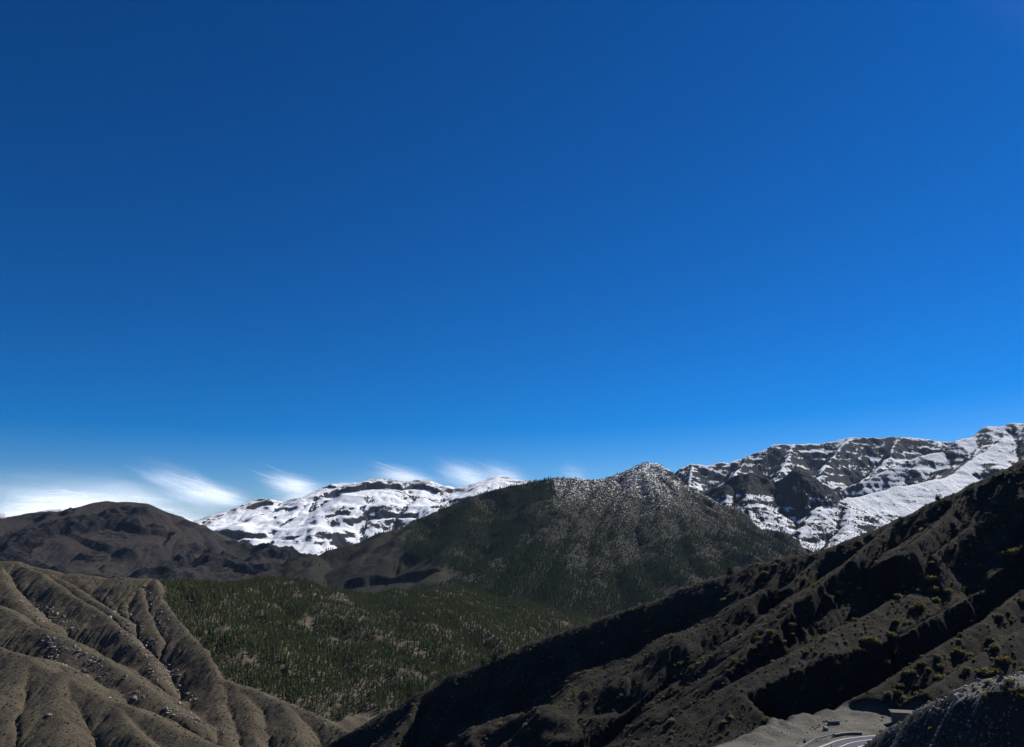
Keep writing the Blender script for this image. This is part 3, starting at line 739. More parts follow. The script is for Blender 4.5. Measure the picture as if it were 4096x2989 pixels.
def shrub_geo(seed, n=170, size=.12, flat=.75):
    """unit-wide rounded shrub of short upright sprays"""
    r = np.random.RandomState(seed)
    lob = [(r.uniform(-.22, .22), r.uniform(-.22, .22), r.uniform(.25, .36)) for _ in range(4)]
    def fn():
        lx, ly, lr = lob[r.randint(4)]
        d = r.normal(size=3); d[2] = abs(d[2]) * .9 + .05; d /= np.linalg.norm(d)
        q = lr * r.uniform(.55, 1.0)
        return np.array([lx, ly, 0.02]) + d * q * np.array([1, 1, flat * 1.5]), d
    V, Fc = tufts(n, fn, size, r)
    # twiggy core so that the middle is closed
    k = len(V); m = 7
    V.append(np.array([0, 0, .34 * flat]))
    for i in range(m):
        a = 2 * math.pi * i / m; V.append(np.array([.33 * math.cos(a), .33 * math.sin(a), .14 * flat * r.uniform(.6, 1.3)]))
    for i in range(m):
        a = 2 * math.pi * i / m; V.append(np.array([.28 * math.cos(a), .28 * math.sin(a), -.08]))
    for i in range(m):
        Fc.append((k, k + 1 + i, k + 1 + (i + 1) % m)); j = (i + 1) % m
        Fc.append((k + 1 + i, k + 1 + m + i, k + 1 + m + j)); Fc.append((k + 1 + i, k + 1 + m + j, k + 1 + j))
    return V, Fc

def rock_geo(seed, cuts=9):
    """angular boulder: a sphere of points cut by random planes"""
    r = np.random.RandomState(seed)
    V, Fc = [], []
    nu, nv = 8, 5
    V.append([0, 0, 1.])
    for j in range(1, nv):
        th = math.pi * j / nv
        for i in range(nu):
            a = 2 * math.pi * (i + .5 * (j % 2)) / nu
            V.append([math.sin(th) * math.cos(a), math.sin(th) * math.sin(a), math.cos(th)])
    V.append([0, 0, -1.])
    V = np.array(V) * (1 + .12 * r.normal(size=(len(V), 1)))
    for _ in range(cuts):
        d = r.normal(size=3); d /= np.linalg.norm(d); o = r.uniform(.5, .85)
        e = V @ d; V = V - np.outer(np.maximum(e - o, 0), d)
    V = V * np.array([1, r.uniform(.6, .95), r.uniform(.5, .8)]) * .5
    for i in range(nu): Fc.append((0, 1 + i, 1 + (i + 1) % nu))
    for j in range(nv - 2):
        for i in range(nu):
            p = 1 + j * nu; q = p + nu
            Fc.append((p + i, q + i, q + (i + 1) % nu)); Fc.append((p + i, q + (i + 1) % nu, p + (i + 1) % nu))
    L = len(V) - 1; p = 1 + (nv - 2) * nu
    for i in range(nu): Fc.append((p + i, L, p + (i + 1) % nu))
    return V, Fc

PINE_ME = [mk_mesh('pine_crown', *pine_crown(s, 1.0, .21 + .03 * (s % 3), 7), MF_PINE) for s in range(5)]
PINE_FAR_ME = [mk_mesh('pine_crown_far', *pine_crown(20 + s, 1.0, .25, 6, 30), MF_PINE_FAR) for s in range(4)]
PINE_OLIVE_ME = [mk_mesh('pine_crown_olive', *pine_crown(40 + s, 1.0, .24, 6, 70), MF_OLIVE) for s in range(3)]
PTRUNK_ME = mk_mesh('pine_trunk', *trunk_geo(.6, .022, .008), M_BARK)
SHRUB_ME = [mk_mesh('shrub', *shrub_geo(s), MF_SHRUB) for s in range(5)]
DRY_ME = [mk_mesh('cushion', *shrub_geo(30 + s, 90, .16, .6), MF_DRY) for s in range(4)]
SCRUB_ME = [mk_mesh('scrub', *shrub_geo(50 + s, 40, .25, .8), MF_SCRUB) for s in range(3)]
ROCK_ME = [mk_mesh('boulder', *rock_geo(s), M_STONE) for s in range(6)]
ROCKD_ME = [mk_mesh('rubble', *rock_geo(30 + s), M_STONE_D) for s in range(5)]
ROCKN_ME = [mk_mesh('rubble', *rock_geo(60 + s), M_STONE_N) for s in range(5)]

def instancer(name, pos, scl, variants, label, cat, tilt=0.0, zs=None):
    """one mass of uncountable things: instances of the given meshes on points"""
    n = len(pos)
    me = bpy.data.meshes.new(name)
    me.vertices.add(n); me.vertices.foreach_set('co', np.asarray(pos, np.float32).ravel())
    r = np.random.RandomState(n)
    rot = np.stack([r.normal(size=n) * tilt, r.normal(size=n) * tilt, r.uniform(0, 6.28, n)], -1)
    sc3 = np.stack([scl, scl, scl if zs is None else scl * zs], -1)
    for k, typ, a, fld in (('rot', 'FLOAT_VECTOR', rot, 'vector'), ('scl', 'FLOAT_VECTOR', sc3, 'vector'), ('pick', 'INT', r.randint(0, len(variants), n), 'value')):
        at = me.attributes.new(k, typ, 'POINT'); at.data.foreach_set(fld, np.asarray(a, np.int32 if typ == 'INT' else np.float32).ravel())
    o = bpy.data.objects.new(name, me); COL.objects.link(o)
    tag(o, label, cat, kind='stuff')
    coll = bpy.data.collections.new(name + '_source')
    for v in variants:
        coll.objects.link(bpy.data.objects.new(v.name + '_source', v))
    g = bpy.data.node_groups.new(name + '_scatter', 'GeometryNodeTree')
    g.interface.new_socket('Geometry', in_out='INPUT', socket_type='NodeSocketGeometry')
    g.interface.new_socket('Geometry', in_out='OUTPUT', socket_type='NodeSocketGeometry')
    N, Lk = g.nodes, g.links
    gi = N.new('NodeGroupInput'); go = N.new('NodeGroupOutput'); ci = N.new('GeometryNodeCollectionInfo'); ip = N.new('GeometryNodeInstanceOnPoints')
    ci.inputs['Collection'].default_value = coll; ci.inputs['Separate Children'].default_value = True; ci.inputs['Reset Children'].default_value = True
    def na(k, t):
        a = N.new('GeometryNodeInputNamedAttribute'); a.data_type = t; a.inputs['Name'].default_value = k; return a.outputs[0]
    Lk.new(gi.outputs[0], ip.inputs['Points']); Lk.new(ci.outputs[0], ip.inputs['Instance'])
    ip.inputs['Pick Instance'].default_value = True
    Lk.new(na('pick', 'INT'), ip.inputs['Instance Index'])
    e2r = N.new('FunctionNodeEulerToRotation'); Lk.new(na('rot', 'FLOAT_VECTOR'), e2r.inputs[0]); Lk.new(e2r.outputs[0], ip.inputs['Rotation'])
    Lk.new(na('scl', 'FLOAT_VECTOR'), ip.inputs['Scale']); Lk.new(ip.outputs[0], go.inputs[0])
    o.modifiers.new('scatter', 'NODES').node_group = g
    return o

def candidates(t, spacing, seed):
    """jittered grid of plan points on a terrain"""
    r = np.random.RandomState(seed)
    x1 = t.x0 + t.cell * (t.nx - 1); y1 = t.y0 + t.cell * (t.ny - 1)
    X, Y = np.meshgrid(np.arange(t.x0 + spacing, x1 - spacing, spacing), np.arange(t.y0 + spacing, y1 - spacing, spacing))
    X = (X + r.uniform(-.55, .55, X.shape) * spacing).ravel(); Y = (Y + r.uniform(-.55, .55, Y.shape) * spacing).ravel()
    Z = t.at(X, Y)
    return X, Y, Z, r

def tree(name, x, y, z, h, crown_me, trunk_me, label, group, rz):
    e = obj(name, None, loc=(x, y, z - .1), rz=rz, sc=h)
    tag(e, label, 'tree', group)
    obj('trunk', trunk_me, e); obj('crown', crown_me, e)
    return e

# ------------------------------------------------------------------ pine forest on the low hill
x, y, z, r = candidates(FOREST, 4.0, 201)
vis, u, v = visible(x, y, z + 6, 25)
west = inpoly(x, y, bp)
clear = sstep(.16, .42, fbm(x / 55, y / 55, 4, 88)) * .85
tongue = sstep(.30, .55, ridged((x + .35 * y) / 150, (y - .2 * x) / 420, 3, 205))
u2 = u - 0.18 * (v - 2350)
edge = inpoly(u, v, [(600, 2300), (640, 2330), (600, 2420), (700, 2450), (800, 2560), (860, 2640), (900, 2700), (1060, 2745), (1260, 2835), (1420, 2890), (1560, 2860), (3000, 2300), (1500, 2200), (600, 2200)])
dens = np.clip(1.15 - clear - .45 * tongue, 0.06, 1)
bare = inpoly(u, v, [(1270, 2880), (1480, 2820), (1640, 2850), (1300, 3000)])
keep = vis & ~west & edge & ~bare & (r.rand(len(x)) < dens) & (y < 1980)
x, y, z, u, v = x[keep], y[keep], z[keep], u[keep], v[keep]
ht = (4.0 + 8.5 * r.beta(2, 2, len(x))) * (0.8 + .35 * fbm(x / 80, y / 80, 2, 207))
order = np.argsort(-ht / y * (y < 1150) - 1e-9 * ht)
big = order[:260]; rest = order[260:]
for k in big:
    size = 'tall' if ht[k] > 11.3 else 'middling'
    place = ('next to the grove on the brown ridge' if u[k] < 1000 else 'behind the rounded brown ridge end' if u[k] < 1250 else 'at the foot of the forest above the grey scree' if v[k] > 2740 else 'in the lower forest above the dark slope')
    lab = size + ' dark green pine ' + place
    tree('pine_tree', x[k], y[k], z[k], ht[k], PINE_ME[k % 5], PTRUNK_ME, lab, 'pines of the near forest', r.uniform(0, 6.28))
instancer('pine_forest', np.stack([x, y, z], -1)[rest], ht[rest], PINE_ME + PINE_ME[:3] + PINE_OLIVE_ME[:2], 'dense dark green pine forest covering the low hill', 'forest', .03)

xo, yo, zo, ro = candidates(FOREST, 5.0, 209)
vo_, uo, wo = visible(xo, yo, zo + .5, 25)
ko = vo_ & ~inpoly(xo, yo, bp) & (ro.rand(len(xo)) < .40 * sstep(.16, .42, fbm(xo / 55, yo / 55, 4, 88)) + .02 + .10 * (uo > 1250)) & (yo < 1900)
instancer('rubble', np.stack([xo, yo, zo], -1)[ko], 1.4 * np.exp(ro.normal(size=int(ko.sum())) * .6), ROCK_ME, 'pale rock outcrops and stones in the clearings of the pine forest', 'rubble', .3)
# sunlit olive grove at the forest's lower left edge
n = 0
for k in range(200):
    uu, vv = r.uniform(800, 1030), r.uniform(2600, 2755)
    if abs((vv - 2600) - (uu - 800) * .66) > 26: continue
    q = FOREST.hit(uu, vv)
    if q is None: continue
    tree('pine_tree', q[0], q[1], q[2], r.uniform(4.5, 7.5), PINE_OLIVE_ME[k % 3], PTRUNK_ME, 'sunlit olive-green pine in the grove on the brown ridge', 'olive pines on the ridge', r.uniform(0, 6.28))
    n += 1
    if n >= 40: break

# pines on the middle mountain
x, y, z, r = candidates(MID, 6.8, 211)
vis, u, v = visible(x, y, z + 6, 40)
ju = u + 70 * fbm(x / 70, y / 70, 3, 214); jv = v + 40 * fbm(x / 60, y / 60, 3, 216)
D1 = inpoly(ju, jv, [(1500, 2400), (1826, 2330), (2000, 2255), (2100, 2190), (2160, 2200), (2260, 2260), (2420, 2290), (2500, 2250), (2600, 2240), (2760, 2320), (2860, 2400), (2300, 2800), (1600, 2800)])
D2 = inpoly(ju, jv, [(1640, 2100), (1900, 1985), (2160, 1925), (2225, 1915), (2205, 2050), (2180, 2140), (2120, 2190), (1960, 2270), (1850, 2280), (1760, 2250), (1640, 2240), (1590, 2200)])
D3 = inpoly(ju, jv, [(2600, 2090), (2780, 2060), (2960, 2110), (3220, 2230), (3200, 2300), (2900, 2330), (2760, 2250)])
nz = fbm(x / 150, y / 150, 4, 213)
dens = .09 + .9 * D1 * sstep(-.45, -.05, nz) + .85 * D2 * sstep(-.35, .05, nz) + .5 * D3 * sstep(-.25, .15, nz) + .5 * sstep(-.15, .25, nz)
dens = np.where(v < 2140, np.where(D2, dens, np.minimum(dens, .05 + .25 * (v > 2060) * sstep(-.05, .3, nz))), dens)
cliff = inpoly(u, v, [(900, 2400), (1100, 2260), (1540, 2130), (1640, 2110), (1600, 2200), (1760, 2260), (1850, 2300), (1500, 2400)])
dens = np.where(cliff, .01, dens)
keep = vis & (r.rand(len(x)) < dens)
x, y, z = x[keep], y[keep], z[keep]
instancer('pine_forest', np.stack([x, y, z], -1), r.uniform(7, 14, len(x)), PINE_FAR_ME, 'distant pine forest climbing the slopes of the snow-dusted mountain', 'forest', .03)
# dark scrub on the mountain face and standing out of the thin snow
x, y, z, r = candidates(MID, 7.0, 215)
vis, u, v = visible(x, y, z + 2, 40)
keep = vis & (v < 2320) & (u > 1850) & (r.rand(len(x)) < .75 * sstep(-.5, .2, fbm(x / 90, y / 90, 3, 217)))
x, y, z = x[keep], y[keep], z[keep]
instancer('scrub', np.stack([x, y, z], -1), r.uniform(2.2, 5, len(x)), SCRUB_ME, 'low dark scrub dotting the face of the pine-clad mountain', 'scrub')
# trees in the snowy gorge
x, y, z, r = candidates(knobs, 14.0, 219)
vis, u, v = visible(x, y, z + 5, 40)
keep = vis & (r.rand(len(x)) < .12 + .7 * sstep(30, -110, z) * sstep(-.3, .2, fbm(x / 120, y / 120, 3, 221)))
x, y, z = x[keep], y[keep], z[keep]
instancer('pine_forest', np.stack([x, y, z], -1), r.uniform(6, 13, len(x)), PINE_FAR_ME, 'scattered dark pines in the snowy gorge below the rock knobs', 'forest', .03)

# ------------------------------------------------------------------ brown hill: boulders, rubble, tufts
x, y, z, r = candidates(BROWN, 2.1, 231)
vis, u, v = visible(x, y, z + .3, 12)
gl = BROWN.at(x, y, BROWN.gully)
field = (inpoly(u, v, [(80, 2380), (260, 2440), (360, 2540), (200, 2500), (90, 2460)]) | inpoly(u, v, [(150, 2520), (260, 2550), (470, 2670), (640, 2790), (800, 2870), (780, 2900), (600, 2830), (400, 2730), (200, 2640)])
         | inpoly(u, v, [(420, 2380), (500, 2430), (600, 2540), (700, 2660), (790, 2780), (780, 2840), (640, 2780), (560, 2640), (470, 2520)]) | inpoly(u, v, [(560, 2330), (640, 2400), (700, 2520), (640, 2540), (600, 2440)]))
pr = .07 * sstep(2.2, 5, gl) + .75 * field * sstep(-.35, .2, fbm(x / 25, y / 25, 3, 233)) + .004
keep = vis & (r.rand(len(x)) < pr)
x, y, z, u, v = x[keep], y[keep], z[keep], u[keep], v[keep]
sz = .85 * np.exp(r.normal(size=len(x)) * .62) + .25
order = np.argsort(-sz / y)
for k in order[:220]:
    o = obj('boulder', ROCK_ME[k % 6], loc=(x[k], y[k], z[k] + .1 * sz[k]), rz=r.uniform(0, 6.28), sc=1.25 * sz[k])
    tag(o, ('big' if sz[k] > 3.6 else 'mid-sized') + ' pale boulder ' + ('in the upper left gully' if u[k] < 360 and v[k] < 2560 else 'in the long middle rubble field' if v[k] - 2520 > (u[k] - 150) * .50 else 'in the gully below the forest edge') + ' of the brown hillside', 'boulder', 'boulders in the brown gullies')
instancer('rubble', np.stack([x, y, z], -1)[order[220:]], sz[order[220:]], ROCK_ME, 'pale rubble strewn through the gullies of the brown hillside', 'rubble', .3)
x, y, z, r = candidates(BROWN, 4.2, 235)
vis, u, v = visible(x, y, z + .3, 12)
keep = vis & (r.rand(len(x)) < .5)
x, y, z = x[keep], y[keep], z[keep]
instancer('grass', np.stack([x, y, z], -1), r.uniform(.7, 2.0, len(x)), DRY_ME + SCRUB_ME[:1], 'small dry tufts dotting the brown hillside', 'grass')

# ------------------------------------------------------------------ dark right slope: shrubs, cushions, rubble
z6 = lambda a, b: (2700 + a * .6166, 2200 + b * .6166)
big_sh = [(1660, 195, 2.2), (1690, 270, 2.4), (1770, 275, 2.0), (1690, 330, 1.8), (1590, 375, 2.4), (1545, 385, 1.6), (1430, 470, 1.9), (1260, 595, 2.6), (1410, 560, 2.2), (1320, 610, 2.0), (1240, 660, 1.6), (1190, 655, 1.7),
          (670, 315, 2.0), (640, 402, 1.6), (690, 427, 1.6), (615, 540, 2.0), (545, 580, 1.8), (910, 240, 1.7), (1060, 285, 1.7), (580, 158, 2.2), (2110, 435, 1.7), (2050, 585, 1.6), (2080, 640, 1.9), (2130, 725, 2.4), (1850, 672, 2.3), (1920, 690, 1.6),
          (1730, 842, 2.2), (1500, 805, 1.8), (1610, 745, 1.5), (1720, 760, 1.6), (1450, 930, 1.5), (1380, 940, 1.4), (1460, 885, 1.3), (2010, 805, 2.6), (2060, 800, 2.0), (2200, 25, 2.8), (2150, 35, 2.0), (1890, 780, 1.5), (600, 1112, 1.8), (235, 700, 1.6), (110, 770, 1.6), (390, 722, 1.7),
          (850, 668, 1.4), (760, 492, 1.6), (1540, 800, 1.6), (1650, 780, 1.3), (1710, 700, 1.2), (470, 800, 1.3), (340, 790, 1.3), (1120, 745, 1.4), (1060, 745, 1.5), (1220, 590, 1.5), (1580, 705, 1.4), (760, 550, 1.2), (1490, 245, 1.2), (1000, 140, 1.3)]
ORD = ['first', 'second', 'third', 'fourth', 'fifth', 'sixth', 'seventh', 'eighth', 'ninth', 'tenth', 'eleventh', 'twelfth', 'thirteenth', 'fourteenth', 'fifteenth', 'sixteenth', 'seventeenth', 'eighteenth', 'nineteenth', 'twentieth']
def zone(a, b_):
    if a < 950: return 'on the left ribs of the dark slope'
    if b_ < 420: return 'high on the right of the dark slope'
    if b_ < 690 and a < 1620: return 'on the sunlit middle rib of the dark slope'
    if a < 1790: return 'on the lower slope above the concrete hut'
    return 'just above the near spur at the right edge'
seen = {}
for k, (a, b_, s_) in enumerate(sorted(big_sh)):
    q = RIGHT.hit(*z6(a, b_))
    if q is None: continue
    o = obj('shrub', SHRUB_ME[k % 5], loc=(q[0], q[1], q[2]), rz=k * 1.7, sc=(2.1 * s_, 2.1 * s_, 1.8 * s_))
    zn = zone(a, b_); seen[zn] = seen.get(zn, 0) + 1
    tag(o, ORD[seen[zn] - 1] + ' olive shrub from the left ' + zn, 'shrub', 'larger shrubs on the dark slope')
x, y, z, r = candidates(RIGHT, 1.9, 241)
vis, u, v = visible(x, y, z + .4, 4)
ym = RIGHT.at(x, y, RIGHT.yardmask)
ok = vis & (ym < .02)
crest = sstep(-.1, .35, fbm(x / 14, y / 14, 3, 243))
keep = ok & (r.rand(len(x)) < .30 + .5 * crest)
x, y, z, u, v = x[keep], y[keep], z[keep], u[keep], v[keep]
sz = .8 * np.exp(r.normal(size=len(x)) * .4)
order = np.argsort(-sz / y)
for k in order[:200]:
    o = obj('shrub', (DRY_ME + SHRUB_ME)[k % 9], loc=(x[k], y[k], z[k]), rz=r.uniform(0, 6.28), sc=1.15 * sz[k])
    tag(o, 'small straw-coloured cushion shrub ' + zone((u[k] - 2700) / .6166, (v[k] - 2200) / .6166), 'shrub', 'small cushion shrubs on the dark slope')
rest = order[200:]
instancer('shrubbery', np.stack([x, y, z], -1)[rest], sz[rest], DRY_ME + SHRUB_ME[:2], 'countless low dry cushions over the dark right-hand slope', 'ground cover')
x, y, z, r = candidates(RIGHT, 1.7, 245)
vis, u, v = visible(x, y, z + .2, 4)
ym = RIGHT.at(x, y, RIGHT.yardmask)
keep = vis & (r.rand(len(x)) < np.where(ym > .3, .22, .5))
x, y, z = x[keep], y[keep], z[keep]
instancer('rubble', np.stack([x, y, z], -1), .38 * np.exp(r.normal(size=len(x)) * .5), ROCKD_ME, 'loose dark stones over the right-hand slope and yard', 'rubble', .4)

# lone junipers on the crest
def juniper(u, v, h, w, seed, label, bare=.3):
    q = RIGHT.hit(u, v)
    if q is None: return
    r = np.random.RandomState(seed)
    e = obj('juniper_tree', None, loc=(q[0], q[1], q[2] - .15)); tag(e, label, 'tree')
    V, Fc = trunk_geo(h * .75, .07 * h ** .5, .03, 8, (r.uniform(-.3, .3), r.uniform(-.2, .2)))
    for j in range(7):
        z0 = h * r.uniform(bare, .65); a = r.uniform(0, 6.28); L = w * r.uniform(.25, .45); k = len(V)
        for f in (0, 1):
            for i in range(4):
                c = np.array([f * L * math.cos(a), f * L * math.sin(a), z0 + f * L * .6]); rr = .05 * (1 - .7 * f)
                V.append(c + rr * np.array([math.cos(i * 1.57), math.sin(i * 1.57), .3 * math.sin(i * 1.57 + 1)]))
        for i in range(4): Fc.append((k + i, k + (i + 1) % 4, k + 4 + (i + 1) % 4, k + 4 + i))
    obj('trunk', mk_mesh('trunk', V, Fc, M_BARK), e)
    lob = [(r.uniform(-.3, .3) * w, r.uniform(-.3, .3) * w, h * r.uniform(bare + .12, .86), w * r.uniform(.2, .36)) for _ in range(11)]
    def fn():
        lx, ly, lz, lr = lob[r.randint(11)]
        d = r.normal(size=3); d /= np.linalg.norm(d)
        return np.array([lx, ly, lz]) + d * lr * r.uniform(.4, 1.), d
    obj('crown', mk_mesh('crown', *tufts(1500, fn, .05 * h ** .5 * 2, r), MF_SCRUB), e)

juniper(2922, 2316, 5.6, 3.4, 1, 'lone dark tree with bare trunk standing on the crest', .28)
juniper(3757, 2010, 3.6, 3.4, 2, 'small round dark tree high on the right skyline', .15)
juniper(1936, 2668, 4.0, 4.6, 3, 'broad dark juniper low on the crest against the forest, left of two', .1)
juniper(1982, 2648, 5.0, 5.0, 4, 'taller dark juniper on the crest against the forest, right of two', .1)
juniper(3606, 2085, 2.2, 2.8, 5, 'squat dark bush-like tree on the upper right skyline', .08)

# ------------------------------------------------------------------ near spur
x, y, z, r = candidates(NEAR, .55, 251)
vis, u, v = visible(x, y, z + .1, 2)
bench = (NEAR.at(x, y, NEAR.slope()) < .55)
keep = vis & (r.rand(len(x)) < np.where(bench, .055, .02))
x2, y2, z2 = x[keep], y[keep], z[keep]
sz = .42 * np.exp(r.normal(size=len(x2)) * .45)
for k in range(len(x2)):
    o = obj('shrub', (SHRUB_ME + DRY_ME)[k % 9], loc=(x2[k], y2[k], z2[k]), rz=r.uniform(0, 6.28), sc=(sz[k], sz[k], sz[k] * .9))
    tag(o, 'low rounded shrub on the stony spur in the lower right corner', 'shrub', 'shrubs on the near spur')
for k, (a, b_, s_) in enumerate(sorted([(3955, 2735, 1.0), (4020, 2745, 1.1), (4045, 2735, 1.0), (3860, 2740, .9), (3835, 2752, .8), (4005, 2770, .8), (4060, 2770, .9), (3945, 2790, 1.0), (4090, 2790, .9), (3900, 2760, .7), (3770, 2775, .8), (4056, 2690, 1.2), (4080, 2760, .7), (3960, 2770, .6)])):
    q = NEAR.hit(a, b_)
    if q is None: continue
    o = obj('shrub', (SHRUB_ME + DRY_ME)[k % 9], loc=q, rz=k * 2.1, sc=(s_, s_, s_ * .85))
    tag(o, ORD[k] + ' bushy shrub from the left on the sunlit near bench', 'shrub', 'larger shrubs on the near bench')
x, y, z, r = candidates(NEAR, .28, 253)
vis, u, v = visible(x, y, z + .05, 1.5)
keep = vis & (r.rand(len(x)) < np.where(NEAR.at(x, y, NEAR.slope()) < .8, .55, .35))
x, y, z = x[keep], y[keep], z[keep]
instancer('rubble', np.stack([x, y, z], -1), .19 * np.exp(r.normal(size=len(x)) * .6), ROCKN_ME, 'grey angular rubble covering the near spur', 'rubble', .5)
q = NEAR.hit(4005, 2718)
V, Fc = rock_geo(91, 12); V = np.array(V)
V = V * np.array([.75, .6, 2.3]); V[:, :2] *= (1.15 - .55 * (V[:, 2:3] - V[:, 2].min()) / np.ptp(V[:, 2]))
o = obj('standing_stone', mk_mesh('standing_stone', V, Fc, M_STONE_D), loc=(q[0], q[1], q[2] + .4))
tag(o, 'dark pointed upright rock on top of the near spur', 'rock')

# ------------------------------------------------------------------ road, guard rail and yard things
def yard_pts(px, z=YARD_Z): return [np.array(Pz(u, v, z)) for u, v in px]
def smooth_path(p, n=60):
    p = np.array(p); d = np.r_[0, np.cumsum(np.linalg.norm(np.diff(p, axis=0), axis=1))]
    # Catmull-Rom through the points
    out = []
    for t_ in np.linspace(0, d[-1], n):
        i = min(np.searchsorted(d, t_, 'right') - 1, len(p) - 2); f = (t_ - d[i]) / (d[i + 1] - d[i])
        a = p[max(i - 1, 0)]; b_ = p[i]; c = p[i + 1]; e = p[min(i + 2, len(p) - 1)]
        out.append(.5 * (2 * b_ + (c - a) * f + (2 * a - 5 * b_ + 4 * c - e) * f * f + (3 * b_ - a - 3 * c + e) * f ** 3))
    return np.array(out)
def offset(path, d):
    t_ = np.gradient(path, axis=0); nrm = np.stack([-t_[:, 1], t_[:, 0], 0 * t_[:, 0]], -1)
    nrm /= np.linalg.norm(nrm, axis=1, keepdims=True) + 1e-9
    return path + nrm * d
def strip(name, path, d0, d1, z, mat):
    a, c = offset(path, d0), offset(path, d1); n = len(path)
    V = [(p[0], p[1], z) for p in a] + [(p[0], p[1], z) for p in c]
    return mk_mesh(name, V, [(i, i + 1, n + i + 1, n + i) for i in range(n - 1)], mat)
b = NB('asphalt'); n_ = b.noise(.06, 4, .7); M_ASPH = b.bsdf(b.mix(b.noise(3, 5), (0.055, 0.055, 0.055), (0.085, 0.083, 0.08)), b.mix(b.noise(2, 4), (.28, .28, .28), (.45, .45, .45)), b.bump(n_, .006), .5)
b = NB('road_paint'); M_PAINT = b.bsdf(b.mix(b.step(.45, .7, b.noise(.25, 5, .7)), (0.75, 0.75, 0.72), (0.45, 0.45, 0.43)), .6)
b = NB('galvanised_steel'); M_STEEL = b.bsdf(b.mix(b.noise(.5, 4), (0.42, 0.43, 0.44), (0.30, 0.30, 0.31)), .45)
b = NB('concrete'); n_ = b.noise(.4, 5, .65); M_CONC = b.bsdf(b.mix(n_, (0.17, 0.165, 0.155), (0.28, 0.27, 0.25)), .9, b.bump(n_, .03))
b = NB('dark_masonry'); n_ = b.noise(.5, 5, .65); M_MASON = b.bsdf(b.mix(n_, (0.06, 0.056, 0.05), (0.12, 0.11, 0.10)), .9, b.bump(n_, .05))

cpath = smooth_path(yard_pts([(3120, 3140), (3230, 3055), (3300, 3018), (3363, 2991), (3411, 2974), (3484, 2963), (3600, 2954), (3760, 2950)]))
rz_ = YARD_Z + .28
rd = obj('road', strip('road', cpath, -3.9, 3.9, rz_, M_ASPH)); tag(rd, 'grey asphalt road bending through the gravel yard', 'road', kind='structure')
# shoulders carry the road down to the yard
V, Fc = [], []
for sgn in (-1, 1):
    a, c = offset(cpath, sgn * 3.9), offset(cpath, sgn * 6.0); k = len(V); n = len(cpath)
    V += [(p[0], p[1], rz_ - .004) for p in a] + [(p[0], p[1], YARD_Z - .35) for p in c]
    Fc += [(k + i, k + i + 1, k + n + i + 1, k + n + i) for i in range(n - 1)]
b = NB('gravel'); n_ = b.noise(.3, 5, .7); M_GRAV = b.bsdf(b.mix(n_, (0.13, 0.12, 0.105), (0.25, 0.24, 0.215)), .95, b.bump(n_, .05))
obj('shoulder', mk_mesh('shoulder', V, Fc, M_GRAV), rd)
for d in (-3.55, 3.55): obj('edge_line', strip('edge_line', cpath, d - .13, d + .13, rz_ + .005, M_PAINT), rd)
obj('centre_line', strip('centre_line', cpath, -.11, .11, rz_ + .005, M_PAINT), rd)

def box_geo(cx, cy, cz, lx, ly, lz, rz=0.0, taper=0.0):
    V = []
    for k, s_ in ((-1, 1.0), (1, 1.0 - taper)):
        for i, j in ((-1, -1), (1, -1), (1, 1), (-1, 1)):
            px, py = i * lx / 2 * s_, j * ly / 2 * s_
            V.append((cx + px * math.cos(rz) - py * math.sin(rz), cy + px * math.sin(rz) + py * math.cos(rz), cz + k * lz / 2))
    return V, [(0, 3, 2, 1), (4, 5, 6, 7), (0, 1, 5, 4), (1, 2, 6, 5), (2, 3, 7, 6), (3, 0, 4, 7)]
def join(*geos):
    V, Fc = [], []
    for v_, f_ in geos:
        k = len(V); V += list(v_); Fc += [tuple(i + k for i in f) for f in f_]
    return V, Fc

# guard rail
gp = smooth_path(yard_pts([(3190, 3010), (3222, 2990), (3255, 2971), (3292, 2961), (3334, 2950)]), 40)
gz = YARD_Z
g = obj('guard_rail', None, loc=tuple(gp[0])); tag(g, 'pale metal guard rail curving along the road', 'guard rail')
prof = [(.0, .50), (.04, .54), (.04, .62), (.0, .66), (.0, .70), (.04, .74), (.04, .82), (.0, .86)]
V, Fc = [], []; n = len(gp); m = len(prof)
for (o_, hz) in prof:
    q = offset(gp, -o_ - .1); V += [(p[0] - gp[0][0], p[1] - gp[0][1], hz + .15) for p in q]
for j in range(m - 1):
    for i in range(n - 1): Fc.append((j * n + i, j * n + i + 1, (j + 1) * n + i + 1, (j + 1) * n + i))
rl = obj('rail', mk_mesh('rail', V, Fc, M_STEEL), g)
md = rl.modifiers.new('thickness', 'SOLIDIFY'); md.thickness = .02
for i in range(1, n, 4):
    p = gp[i] - gp[0]
    obj('post', mk_mesh('post', *box_geo(p[0], p[1], .45, .12, .12, 1.1), M_STEEL), g)
obj('end_post', mk_mesh('end_post', *box_geo(*(gp[-1] - gp[0])[:2], .5, .45, .45, 1.2), M_CONC), g)
